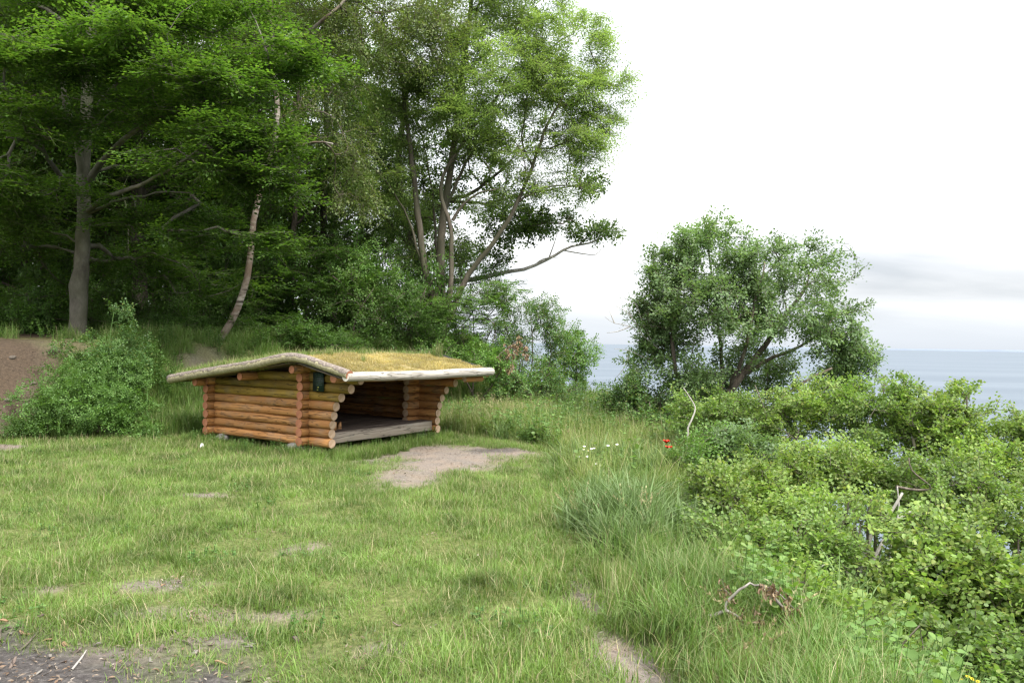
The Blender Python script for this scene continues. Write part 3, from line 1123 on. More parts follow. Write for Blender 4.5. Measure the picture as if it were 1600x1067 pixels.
# ------------------------------------------------------------------ grasses and herbs (stuff): small tufts set out by geometry nodes
def blades(rg, n, rad, h0, h1, wd, segs=2, lean=.5, tilt=.25, mi=0, mb=None):
    """n bent grass blades rooted in a disc"""
    a = rg.random(n) * 2 * math.pi
    r = rad * np.sqrt(rg.random(n))
    root = np.stack([r * np.cos(a), r * np.sin(a), np.full(n, -.02)], -1)
    h = rg.uniform(h0, h1, n) * (.6 + .4 * rg.random(n))
    b = rg.random(n) * 2 * math.pi
    out_ = np.stack([np.cos(b), np.sin(b), np.zeros(n)], -1)
    side = np.stack([-np.sin(b), np.cos(b), np.zeros(n)], -1)
    tl = tilt * rg.normal(0, 1, n)
    bend = lean * rg.random(n) ** 1.3
    w_ = wd * rg.uniform(.7, 1.3, n)
    V = []
    for k in range(segs):
        t_ = k / segs
        c_ = root + out_ * (h * (tl * t_ + bend * t_ ** 2.2))[:, None] + np.array([0, 0, 1.0]) * (h * (t_ - .35 * bend * t_ ** 2.5) + 0)[:, None]
        ww = (w_ * (1 - .45 * t_) / 2)[:, None]
        V += [c_ - side * ww, c_ + side * ww]
    V.append(root + out_ * (h * (tl + bend))[:, None] + np.array([0, 0, 1.0]) * (h * (1 - .35 * bend))[:, None])
    nv = 2 * segs + 1
    V = np.stack(V, 1).reshape(-1, 3)
    base = (np.arange(n) * nv)[:, None]
    Q = np.concatenate([base + np.array([[2 * k, 2 * k + 1, 2 * k + 3, 2 * k + 2]]) for k in range(segs - 1)]) if segs > 1 else None
    F = base + np.array([[2 * segs - 2, 2 * segs - 1, 2 * segs]])
    mb.add(V, F, Q, mi)


def leaf_shape(kind):
    if kind == 'diamond':
        V = np.array([(0, 0, 0), (.45, -.30, .05), (1, 0, -.04), (.45, .30, .05)])
        return V, np.array([(0, 1, 2), (0, 2, 3)]), None
    if kind == 'ovate':
        V = np.array([(0, 0, 0), (.42, -.40, .07), (1, 0, -.05), (.42, .40, .07)])
        return V, np.array([(0, 1, 2), (0, 2, 3)]), None
    if kind == 'narrow':
        V = np.array([(0, 0, 0), (.45, -.17, .04), (1, 0, -.08), (.45, .17, .04)])
        return V, np.array([(0, 1, 2), (0, 2, 3)]), None
    if kind == 'round':
        V = np.array([(0, 0, 0), (.22, -.38, .06), (.72, -.36, .05), (1, 0, -.05), (.72, .36, .05), (.22, .38, .06)])
        return V, None, np.array([(0, 1, 2, 3), (0, 3, 4, 5)])
    if kind == 'curl':
        V = np.array([(0, 0, 0), (.3, -.22, .16), (.7, -.16, .2), (1, 0, -.12), (.7, .16, .2), (.3, .22, .16)])
        return V, None, np.array([(0, 1, 2, 3), (0, 3, 4, 5)])


def place_leaves(mb, kind, pos, dirs, nrm, size, mi=0):
    pos, dirs, nrm = (np.asarray(a, float) for a in (pos, dirs, nrm))
    x = dirs / (np.linalg.norm(dirs, axis=1)[:, None] + 1e-9)
    z = nrm - x * (nrm * x).sum(1)[:, None]
    z /= np.linalg.norm(z, axis=1)[:, None] + 1e-9
    y = np.cross(z, x)
    LV, LF, LQ = leaf_shape(kind)
    size = np.broadcast_to(np.asarray(size, float), (len(pos),))
    V = pos[:, None] + size[:, None, None] * (LV[None, :, 0, None] * x[:, None] + LV[None, :, 1, None] * y[:, None] + LV[None, :, 2, None] * z[:, None])
    base = (np.arange(len(pos)) * len(LV))[:, None, None]
    F = (base + LF[None]).reshape(-1, 3) if LF is not None else None
    Q = (base + LQ[None]).reshape(-1, 4) if LQ is not None else None
    mb.add(V.reshape(-1, 3), F, Q, mi)


def herb(rg, mb, stems, h0, h1, leaf, rad, kind='diamond', ms=0, ml=1, pairs=6):
    for s_ in range(stems):
        a = rg.random() * 6.28
        r = rad * math.sqrt(rg.random())
        h = rg.uniform(h0, h1)
        b = rg.random() * 6.28
        ln = rg.uniform(0, .35)
        t_ = np.linspace(0, 1, 4)
        P = np.stack([r * math.cos(a) + math.cos(b) * ln * h * t_ ** 1.5, r * math.sin(a) + math.sin(b) * ln * h * t_ ** 1.5, h * t_ - .02], -1)
        tube(mb, P, [.0035, .003, .0025, .0015], 3, False, ms)
        k = np.arange(pairs * 2)
        tt = .2 + .8 * (k // 2 + rg.random(len(k)) * .5) / pairs
        tt = np.clip(tt, 0, 1)
        pos = np.stack([np.interp(tt, t_, P[:, q]) for q in range(3)], -1)
        ang = b + k * math.pi + (k // 2) * 1.57 + rg.normal(0, .4, len(k))
        el = rg.uniform(-.2, .6, len(k))
        d = np.stack([np.cos(ang) * np.cos(el), np.sin(ang) * np.cos(el), np.sin(el)], -1)
        nr = np.array([0, 0, 1.0]) + rg.normal(0, .35, (len(k), 3))
        place_leaves(mb, kind, pos, d, nr, leaf * rg.uniform(.6, 1.15, len(k)) * (1.1 - .4 * tt), ml)


def tuft(name, fn, mats, seed):
    rg = np.random.default_rng(seed)
    mb = MB()
    fn(rg, mb)
    return bpy.data.objects.new(name, mb.mesh(name, mats))      # data only: set out by the nodes below


G, VG, BG, ST = MAT['grass'], MAT['verge'], MAT['bluegrass'], MAT['straw']


def t_lawn(rg, mb):
    blades(rg, 170, .17, .022, .085, .0042, 2, 1.1, .6, 0, mb)
    blades(rg, 10, .17, .05, .11, .0032, 2, .8, .5, 1, mb)


def t_lawn2(rg, mb):
    blades(rg, 130, .15, .04, .13, .0045, 2, 1.1, .5, 0, mb)
    blades(rg, 16, .16, .08, .17, .003, 2, .8, .4, 1, mb)


def t_short(rg, mb):
    blades(rg, 130, .16, .02, .06, .004, 2, .9, .5, 0, mb)
    blades(rg, 14, .16, .03, .07, .003, 2, .8, .6, 1, mb)


def t_tuft(rg, mb):
    blades(rg, 130, .10, .12, .26, .0048, 3, .9, .35, 0, mb)
    blades(rg, 6, .08, .18, .3, .003, 3, .6, .3, 1, mb)


def t_verge(rg, mb):
    blades(rg, 90, .16, .25, .55, .006, 4, .9, .28, 0, mb)
    blades(rg, 7, .14, .35, .7, .0035, 3, .6, .2, 1, mb)


def t_blue(rg, mb):
    blades(rg, 80, .15, .3, .6, .010, 4, 1.1, .3, 0, mb)


def t_stalk(rg, mb):
    n = 9
    for k in range(n):
        a, r, h = rg.random() * 6.28, .16 * rg.random(), rg.uniform(.3, .65)
        b, ln = rg.random() * 6.28, rg.uniform(.1, .6)
        tt = np.linspace(0, 1, 5)
        P = np.stack([r * math.cos(a) + math.cos(b) * ln * h * tt ** 2.2, r * math.sin(a) + math.sin(b) * ln * h * tt ** 2.2, h * tt * (1 - .2 * ln * tt)], -1)
        tube(mb, P, [.0016, .0015, .0013, .001, .0008], 3, False, 0)
        m_ = 16
        u_ = rg.uniform(.72, 1.0, m_)
        pos = np.stack([np.interp(u_, tt, P[:, q]) for q in range(3)], -1)
        d = rg.normal(0, .6, (m_, 3)) + np.array([0, 0, 1.2])
        place_leaves(mb, 'narrow', pos, d, rg.normal(0, 1, (m_, 3)), rg.uniform(.015, .035, m_), 0)


def t_herb(rg, mb):
    herb(rg, mb, 7, .15, .42, .055, .18, 'diamond', 0, 1, 7)


def t_herb2(rg, mb):
    herb(rg, mb, 6, .2, .5, .07, .2, 'round', 0, 1, 5)


def t_clover(rg, mb):
    herb(rg, mb, 16, .03, .09, .028, .16, 'round', 0, 1, 2)


def t_moss(rg, mb):
    blades(rg, 150, .12, .012, .045, .004, 2, .8, .7, 0, mb)
    blades(rg, 30, .12, .02, .07, .003, 2, .7, .5, 1, mb)


def t_rush(rg, mb):
    blades(rg, 70, .07, .2, .42, .005, 3, .3, .15, 0, mb)
    blades(rg, 34, .07, .25, .45, .003, 3, .3, .15, 1, mb)


def t_litter(rg, mb):
    n = 16
    pos = np.stack([rg.uniform(-.14, .14, n), rg.uniform(-.14, .14, n), rg.uniform(.002, .015, n)], -1)
    a = rg.random(n) * 6.28
    d = np.stack([np.cos(a), np.sin(a), rg.normal(0, .18, n)], -1)
    nr = np.array([0, 0, 1.0]) + rg.normal(0, .3, (n, 3))
    place_leaves(mb, 'narrow', pos, d, nr, rg.uniform(.008, .038, n) , 0)


TPL = {}
for nm, fn, mats, cnt in (('lawn', t_lawn, [G, ST], 4), ('lawn_long', t_lawn2, [G, ST], 3), ('short', t_short, [G, ST], 3), ('tuft', t_tuft, [G, ST], 3), ('verge', t_verge, [VG, ST], 4),
                          ('blue', t_blue, [BG], 3), ('meadow', t_verge, [MAT['meadow'], ST], 3), ('stalk', t_stalk, [ST], 3), ('herb', t_herb, [MAT['stem'], MAT['bramble_leaf']], 3), ('herb_round', t_herb2, [MAT['stem'], MAT['herb_leaf']], 3),
                          ('clover', t_clover, [MAT['stem'], MAT['bramble_leaf']], 2), ('moss', t_moss, [MAT['moss'], ST], 3), ('rush', t_rush, [G, ST], 2), ('litter', t_litter, [MAT['litter']], 3)):
    TPL[nm] = [tuft(nm + '_template', fn, mats, 100 + len(TPL) * 10 + q) for q in range(cnt)]


def scatter_nodes(name, templates):
    ng = bpy.data.node_groups.new(name, 'GeometryNodeTree')
    ng.interface.new_socket('Geometry', in_out='INPUT', socket_type='NodeSocketGeometry')
    ng.interface.new_socket('Geometry', in_out='OUTPUT', socket_type='NodeSocketGeometry')
    gi, go = ng.nodes.new('NodeGroupInput'), ng.nodes.new('NodeGroupOutput')
    jn = ng.nodes.new('GeometryNodeJoinGeometry')
    for tp in templates:
        oi = ng.nodes.new('GeometryNodeObjectInfo')
        oi.inputs['Object'].default_value = tp
        oi.inputs['As Instance'].default_value = True
        ng.links.new(oi.outputs['Geometry'], jn.inputs[0])

    def at_(nm, typ):
        a = ng.nodes.new('GeometryNodeInputNamedAttribute')
        a.data_type = typ
        a.inputs['Name'].default_value = nm
        return a.outputs['Attribute']
    ip = ng.nodes.new('GeometryNodeInstanceOnPoints')
    ip.inputs['Pick Instance'].default_value = True
    ng.links.new(gi.outputs[0], ip.inputs['Points'])
    ng.links.new(jn.outputs[0], ip.inputs['Instance'])
    ng.links.new(at_('idx', 'INT'), ip.inputs['Instance Index'])
    ng.links.new(at_('rot', 'FLOAT_VECTOR'), ip.inputs['Rotation'])
    ng.links.new(at_('scl', 'FLOAT_VECTOR'), ip.inputs['Scale'])
    ng.links.new(ip.outputs[0], go.inputs[0])
    return ng


def scatter(name, P, templates, scl, seed, parent=None, tilt=.12, nrm=None, zs=None):
    """one object of kind stuff: TEMPLATES set out on the points P"""
    rg = np.random.default_rng(seed)
    P = np.asarray(P, float)
    n = len(P)
    me_ = bpy.data.meshes.new(name)
    me_.vertices.add(n)
    me_.vertices.foreach_set('co', P.astype(np.float32).ravel())
    rot = np.stack([rg.normal(0, tilt, n), rg.normal(0, tilt, n), rg.random(n) * 6.283], -1)
    scl = np.broadcast_to(np.asarray(scl, float), (n,)) * rg.uniform(.8, 1.25, n)
    sv = np.stack([scl, scl, scl * (np.ones(n) if zs is None else zs)], -1)
    for nm, ty, a in (('idx', 'INT', rg.integers(0, len(templates), n).astype(np.int32)), ('rot', 'FLOAT_VECTOR', rot.astype(np.float32)), ('scl', 'FLOAT_VECTOR', sv.astype(np.float32))):
        k = me_.attributes.new(nm, ty, 'POINT')
        k.data.foreach_set('vector' if ty == 'FLOAT_VECTOR' else 'value', a.ravel())
    o_ = obj(name, me_, parent, kind='stuff')
    md_ = o_.modifiers.new('set out', 'NODES')
    md_.node_group = scatter_nodes(name, templates)
    return o_


grng = np.random.default_rng(77)


def cast(n, x0, x1, y0, y1, dens):
    X, Y = grng.uniform(x0, x1, n), grng.uniform(y0, y1, n)
    vis = np.abs(X) < .72 * Y + .8
    X, Y = X[vis], Y[vis]
    k = grng.random(len(X)) < dens(X, Y)
    X, Y = X[k], Y[k]
    return np.stack([X, Y, height(X, Y)], -1)


def inhut(X, Y, m=0.0):
    dx, dy = X - HX, Y - HY
    a, b = dx * ux[0] + dy * ux[1], dx * vy[0] + dy * vy[1]
    return (a > -.12 - m) & (a < HW + .1 + m) & (b > -.42 - m) & (b < HD + .2 + m)


def lawn_d(X, Y, lo=None):
    b, dk, fo, cl = masks(X, Y)
    s, d = sdist(TOE, X, Y), -sdist(EDGE, X, Y)
    n = fbm(X * 1.3, Y * 1.3, 61)
    g = (1 - np.clip(b * 1.15, 0, 1)) * (1 - np.clip(dk * 1.2, 0, 1)) * (d < .35) * (s < .3) * ~inhut(X, Y)
    return g, n, s, d


def D1(X, Y):
    g, n, s, d = lawn_d(X, Y)
    return g * (.42 + .6 * smooth(.32, .58, n)) * (.55 + .45 * smooth(.35, .55, fbm(X * 4.5, Y * 4.5, 62)))


def D2(X, Y):
    g, n, s, d = lawn_d(X, Y)
    edge = smooth(-1.3, -.2, d) + smooth(-1.2, 0, s) + .5 * smooth(9, 12, Y)
    return g * np.clip(.75 * smooth(.48, .66, n) + edge, 0, 1)


def D3(X, Y):
    g, n, s, d = lawn_d(X, Y)
    return np.clip(g, .0, 1) * smooth(.55, .7, fbm(X * 2.1, Y * 2.1, 64)) * .5


def Dsh(X, Y):
    b, dk, fo, cl = masks(X, Y)
    s, d = sdist(TOE, X, Y), -sdist(EDGE, X, Y)
    m_ = np.maximum(b, dk)
    return (m_ > .25) * (m_ < .98) * (d < .3) * (s < .5) * ~inhut(X, Y) * .55 * smooth(.42, .62, fbm(X * 4, Y * 4, 66))


scatter('lawn_grass', cast(19000, -9, 2, 2.7, 15.5, D1), TPL['lawn'], 1.0, 1)
scatter('long_lawn_grass', cast(7000, -9, 2, 2.7, 15.5, D2), TPL['lawn_long'], 1.1, 2)
scatter('sparse_grass', cast(5200, -9, 2, 2.7, 15.5, Dsh), TPL['short'], .8, 3)
scatter('grass_tufts', cast(1100, -9, 2, 2.7, 15.5, D3), TPL['tuft'], .6, 4)
scatter('clover', cast(1800, -9, 2, 2.7, 15.5, D3), TPL['clover'], 1.0, 5)


# rough verge along the cliff edge and behind the clearing
def Dv(X, Y):
    b, dk, fo, cl = masks(X, Y)
    s, d = sdist(TOE, X, Y), -sdist(EDGE, X, Y)
    n = fbm(X * 1.1, Y * 1.1, 71)
    w0 = .28 + .95 * smooth(5.5, 12, Y) + 2.7 * smooth(11.6, 14.2, Y)
    v = smooth(-w0 - .25, -w0 + .3, d + (n - .5) * .8) * (d < 3.6)
    v = v * (1 - smooth(.12, .45, b)) * (Y > 3.1) * ~inhut(X, Y, .15)
    v = v * (1 - .92 * (np.hypot((X - 1.3) / .34, (Y - 4.35) / .5) < 1))
    return v * (s < 2.2)


def Dvv(k0, sc, seed):
    return lambda X, Y: Dv(X, Y) * smooth(k0, k0 + .14, fbm(X * sc, Y * sc, seed))


scatter('verge_grass', cast(9500, -2, 7, 2.8, 23, Dv), TPL['verge'], .72, 6, zs=.8)
scatter('broad_bladed_grass', cast(5000, -1, 7, 2.8, 23, lambda X, Y: Dv(X, Y) * np.clip(smooth(.6, .72, fbm(X * .8 + 3, Y * .8, 72)) * .5 + 1.2 * (np.hypot((X - .85) / .6, (Y - 6.8) / .8) < 1), 0, 1)), TPL['blue'], .9, 7)
scatter('seeding_grass', cast(1500, -2, 7, 2.8, 23, lambda X, Y: Dv(X, Y) * smooth(.45, .62, fbm(X * .9, Y * .9, 73)) * .7 * (.25 + .75 * smooth(5, 8, Y))), TPL['stalk'], .8, 8)
scatter('verge_herbs', cast(4600, -2, 8, 4.5, 23, lambda X, Y: Dv(X, Y) * smooth(.46, .6, fbm(X * .8, Y * .8, 74)) * (smooth(8, 12, Y) * .8 + .15)), TPL['herb'], 1.2, 9)
scatter('broad_leaved_herbs', cast(2700, -2, 8, 6, 23, lambda X, Y: Dv(X, Y) * smooth(.48, .6, fbm(X * .7 + 9, Y * .7, 75)) * smooth(8, 12, Y) * .8), TPL['herb_round'], 1.1, 10)


scatter('meadow_grass', cast(6500, -2, 7, 7, 23, lambda X, Y: Dv(X, Y) * smooth(7.5, 11, Y) * (.35 + .65 * smooth(.38, .55, fbm(X * .7 + 4, Y * .7, 79)))), TPL['meadow'], .95, 25)


# bank and woodland edge
def Dbank(X, Y):
    b, dk, fo, cl = masks(X, Y)
    s, d = sdist(TOE, X, Y), -sdist(EDGE, X, Y)
    hol = np.hypot((X + 5.8) / 1.0, (Y - 13.0) / .75) > 1
    return hol * (.06 + .54 * smooth(-8.0, -7.0, X) + .4 * smooth(-5.2, -3.8, X)) * (s > -.35) * (s < 3.6) * (1 - .97 * np.clip(b * 1.2, 0, 1)) * (d < 0) * ~inhut(X, Y, .1) * (1 - .6 * fo)


scatter('bank_grass', cast(9000, -11, 2.5, 9, 22, lambda X, Y: Dbank(X, Y) * .8), TPL['verge'], .75, 11)
scatter('bank_herbs', cast(5200, -11, 2.5, 9, 22, lambda X, Y: Dbank(X, Y) * smooth(.42, .6, fbm(X * .9, Y * .9, 76))), TPL['herb'], .85, 12)
scatter('woodland_herbs', cast(5000, -26, 2.5, 11, 34, lambda X, Y: (sdist(TOE, X, Y) > 2.5) * (sdist(EDGE, X, Y) > 0) * smooth(.5, .62, fbm(X * .6, Y * .6, 77))), TPL['herb'], 1.1, 13)


# cliff slope under the bushes
def Dsl(X, Y):
    d = -sdist(EDGE, X, Y)
    return (d > .3) * (d < 9) * (.9 - .06 * d)


scatter('slope_grass', cast(7500, 0, 13, 2.5, 24, Dsl), TPL['verge'], .8, 14, zs=.7)
scatter('slope_herbs', cast(4500, 0, 13, 2.5, 24, lambda X, Y: Dsl(X, Y) * smooth(.45, .6, fbm(X * .8, Y * .8, 78))), TPL['herb_round'], .85, 15)

# plants in the shade along the foot of the shelter
P = []
for k in range(70):
    x_, y_ = (grng.uniform(-.45, -.16), grng.uniform(-.5, HD + .3)) if k < 44 else (grng.uniform(0, HW + .2), grng.uniform(-.55, -.38))
    P.append(hloc(x_, y_))
scatter('foot_herbs', P, TPL['herb'], .5, 16)
P = [hloc(grng.uniform(-.5, -.15), grng.uniform(-.7, HD + .2)) for k in range(60)] + [hloc(grng.uniform(-.2, HW + .2), grng.uniform(-.75, -.3)) for k in range(60)] + \
    [hloc(grng.uniform(-.3, 1.0), grng.uniform(-1.0, -.4)) for k in range(60)]
scatter('foot_grass', P, TPL['tuft'], .8, 17)


P = [(x_, y_, hz(x_, y_)) for x_, y_ in ((.66, 5.15), (.72, 5.3), (.62, 5.35), (.78, 5.05), (.7, 4.95), (.8, 4.85), (.85, 4.6))]
scatter('brown_grass_tuft', P, TPL['rush'], .75, 24, tilt=.25)


# roof growth
TX, TY, TZ = TURF
k = grng.integers(0, TX.size, 5200)
tp = np.stack([TX.ravel()[k] + grng.normal(0, .02, len(k)), TY.ravel()[k] + grng.normal(0, .02, len(k)), TZ.ravel()[k]], -1)
cov = fbm(tp[:, 0] * 2.2, tp[:, 1] * 2.2, 81)
inn = (tp[:, 0] > XL + .12) & (tp[:, 0] < XR - .16) & (tp[:, 1] > YF + .1) & (tp[:, 1] < YB - .1)
scatter('roof_moss', tp[inn & (cov > .2)], TPL['moss'], .8, 18, shelter, .1)
kk = inn & (tp[:, 1] > YR + .1) & (grng.random(len(k)) < .22 + .4 * smooth(.5, 2.0, tp[:, 1]))
scatter('roof_grass', tp[kk], TPL['lawn_long'], 1.2, 19, shelter, .1)
rp = [(HW + .10, -.35), (HW + .13, -.30), (HW + .06, -.30), (.55, -.5), (.5, -.55), (.25, -.15), (.3, -.1)]
zt = lambda x, y: float(TZ.ravel()[np.argmin((TX.ravel() - x) ** 2 + (TY.ravel() - y) ** 2)])
scatter('roof_rushes', [(x, y, zt(x, y) - .02) for x, y in rp[:3]], TPL['rush'], .85, 20, shelter, .05)
scatter('roof_tufts', [(x, y, zt(x, y) - .02) for x, y in rp[3:]], TPL['rush'], .42, 21, shelter, .1)


P = []
while len(P) < 420:
    p_ = HO + ux * grng.uniform(-.6, HW + 1.2) + vy * (HD + grng.uniform(.7, 2.6))
    P.append((p_[0], p_[1], hz(p_[0], p_[1])))
scatter('tall_bank_grass', P, TPL['verge'], .95, 23)


# chips, leaf scraps and twigs on bare soil
def Dl(X, Y):
    b, dk, fo, cl = masks(X, Y)
    return np.clip(np.maximum(b * .6, dk) + .06, 0, 1) * ~inhut(X, Y) * (-sdist(EDGE, X, Y) < .4) * ((sdist(TOE, X, Y) < .3) | ((b > .3) & (sdist(TOE, X, Y) < 2.2)))


scatter('leaf_litter', cast(5600, -11, 2, 2.6, 15.5, Dl), TPL['litter'], 1.0, 22, tilt=.03)


# ------------------------------------------------------------------ trees and shrubs
def spray(rg, flat, L=1.0, nside=5, gap=.085, droop=.12):
    """leaf positions, directions and normals along a twig of length 1 and its side twigs (x forward)"""
    P, D, Nn = [], [], []
    twigs = [(np.zeros(3), np.array([1.0, 0, 0]), 1.0)]
    for k in range(nside):
        s_ = .12 + .8 * k / nside + rg.uniform(-.04, .04)
        sg = 1 if k % 2 else -1
        a = rg.uniform(.7, 1.0) * sg
        roll = 0 if flat else rg.uniform(-1.4, 1.4)
        d = np.array([math.cos(a), math.sin(a) * math.cos(roll), math.sin(a) * math.sin(roll) + (rg.normal(0, .1))])
        twigs.append((np.array([s_, 0, -droop * s_ ** 2]), d / np.linalg.norm(d), (.62 - .35 * s_) * rg.uniform(.8, 1.15)))
    for o_, d, l_ in twigs:
        n = max(2, int(l_ / gap))
        for q in range(n):
            u_ = (q + .6 + rg.uniform(-.2, .2)) / n
            c_ = o_ + d * (l_ * u_) + np.array([0, 0, -droop * l_ * u_ ** 2])
            sg = 1 if q % 2 else -1
            lat = np.cross([0, 0, 1.0], d)
            lat /= np.linalg.norm(lat) + 1e-9
            ld = d * .75 + lat * sg * .8 + np.array([0, 0, rg.normal(-.05, .18 if flat else .5)])
            P.append(c_)
            D.append(ld)
            Nn.append(np.array([0, 0, 1.0]) + rg.normal(0, .25 if flat else .55, 3))
    return np.array(P), np.array(D), np.array(Nn)


_sr = np.random.default_rng(3)
SPR = {'flat': [spray(_sr, True) for _ in range(6)], 'bushy': [spray(_sr, False, nside=5, gap=.1) for _ in range(6)], 'light': [spray(_sr, False, nside=3, gap=.13) for _ in range(6)],
       'pinnate': [spray(_sr, True, nside=6, gap=.10, droop=.3) for _ in range(6)]}


def grow(mains, targets, rng, r_tip=.005, upk=.5, step=.3, mainr=None):
    """grow branches from the main stems out to the target points; returns branch polylines with radii and tip directions"""
    P, Dr, par, ismain, rad = [], [], [], [], []
    for Pm, rm in mains:
        T = np.gradient(Pm, axis=0)
        T /= np.linalg.norm(T, axis=1)[:, None] + 1e-9
        for k in range(len(Pm)):
            if k < len(Pm) * .12 and len(P) == 0:
                pass
            P.append(Pm[k]); Dr.append(T[k]); par.append(-1); ismain.append(True); rad.append(rm[k])
    n0 = len(P)
    cap = n0 + len(targets) * 14 + 10
    A = np.empty((cap, 3)); A[:n0] = P
    Dv_ = np.empty((cap, 3)); Dv_[:n0] = Dr
    par = par + [-1] * (cap - n0)
    cnt = np.zeros(cap, int)
    n = n0
    dm = np.min(np.linalg.norm(targets[:, None] - A[None, :n0], axis=2), axis=1)
    br = []
    for ti in np.argsort(dm):
        t_ = targets[ti]
        v = t_ - A[:n]
        d = np.linalg.norm(v, axis=1)
        cost = d * (1 + .35 * (1 - (v * Dv_[:n]).sum(1) / (d + 1e-6))) + upk * np.maximum(0, A[:n, 2] - t_[2] + .1 * d)
        j = int(np.argmin(cost))
        L = d[j]
        m_ = int(np.clip(L / step, 2, 12))
        u_ = (np.arange(1, m_ + 1) / m_)[:, None]
        dirn = (t_ - A[j]) / (L + 1e-9)
        st = Dv_[j] * .45 + dirn * .7 + np.array([0, 0, .12])
        st /= np.linalg.norm(st)
        ctrl = A[j] + st * L * .5
        Bz = (1 - u_) ** 2 * A[j] + 2 * u_ * (1 - u_) * ctrl + u_ ** 2 * t_
        if m_ > 2:
            Bz[:-1] += rng.normal(0, .03 * min(L, 1.5), (m_ - 1, 3))
        idx = [j]
        for q in range(m_):
            A[n] = Bz[q]
            pv = A[idx[-1]]
            dd = Bz[q] - pv
            Dv_[n] = dd / (np.linalg.norm(dd) + 1e-9)
            par[n] = idx[-1]
            idx.append(n)
            n += 1
        br.append(idx)
        k = idx[-1]
        while k >= n0:
            cnt[k] += 1
            k = par[k]
    out_ = []
    for idx in br:
        c_ = np.maximum(cnt[idx], 1).astype(float)
        c_[0] = c_[1]
        r_ = r_tip * c_ ** .48
        r_[-1] *= .5
        out_.append((A[idx], r_, Dv_[idx[-1]]))
    return out_


def blob_targets(rng, blobs, gapn=.0, seed=0):
    T = []
    for c_, rr, n in blobs:
        k = 0
        while k < n:
            v = rng.normal(0, 1, 3)
            v /= np.linalg.norm(v)
            p_ = np.array(c_) + v * np.array(rr) * (rng.random() ** (1 / 2.4) if rng.random() < .86 else rng.uniform(1, 1.3))
            if gapn and vnoise(p_[0] * 1.3 + p_[2] * .7, p_[1] * 1.3 + p_[2] * 1.1, seed) < gapn and rng.random() < .85:
                k += .25
                continue
            T.append(p_)
            k += 1
    return np.array(T)


def foliage(mb, rng, tips, kind, lk, size, leaf, upright=.0, per=1, jit=.15, hang=0.0, mi=0, twigs=None):
    """sprays at every branch tip"""
    Ps, Ds, Ns, Ss = [], [], [], []
    for P, r_, d in tips:
        L = np.linalg.norm(P[-1] - P[0])
        for q in range(per):
            if q == 0:
                o_ = P[-1]
            else:
                u_ = rng.uniform(.35, 1)
                k = u_ * (len(P) - 1)
                a_ = int(min(k, len(P) - 2))
                o_ = P[a_] + (P[a_ + 1] - P[a_]) * (k - a_)
            o_ = o_ + rng.normal(0, jit * .3, 3)
            dd = d * (1.0 if q == 0 else .5) + rng.normal(0, .45, 3)
            if kind in ('flat', 'pinnate'):
                dd[2] = dd[2] * .35 + upright
            else:
                dd[2] += upright
            dd[2] -= hang
            dd /= np.linalg.norm(dd)
            z = np.array([0, 0, 1.0]) + rng.normal(0, .15 if kind == 'flat' else .5, 3)
            z = z - dd * (z @ dd)
            z /= np.linalg.norm(z)
            y = np.cross(z, dd)
            Mx_ = np.stack([dd, y, z], 0)
            sp_ = SPR[kind][rng.integers(0, 6)]
            s_ = size * rng.uniform(.7, 1.3)
            if twigs is not None:
                tw_ = np.array([(-.35, 0, 0), (.2, 0, -.03), (.62, 0, -.1)]) * s_ @ Mx_ + o_
                tube(twigs, tw_, [.0035, .0028, .0012], 3, False)
            Ps.append((sp_[0] - np.array([.35, 0, 0])) * s_ @ Mx_ + o_)
            Ds.append(sp_[1] @ Mx_)
            Ns.append(sp_[2] @ Mx_ + np.array([0, 0, .9]))
            Ss.append(leaf * rng.uniform(.65, 1.25, len(sp_[0])))
    place_leaves(mb, lk, np.concatenate(Ps), np.concatenate(Ds), np.concatenate(Ns), np.concatenate(Ss), mi)


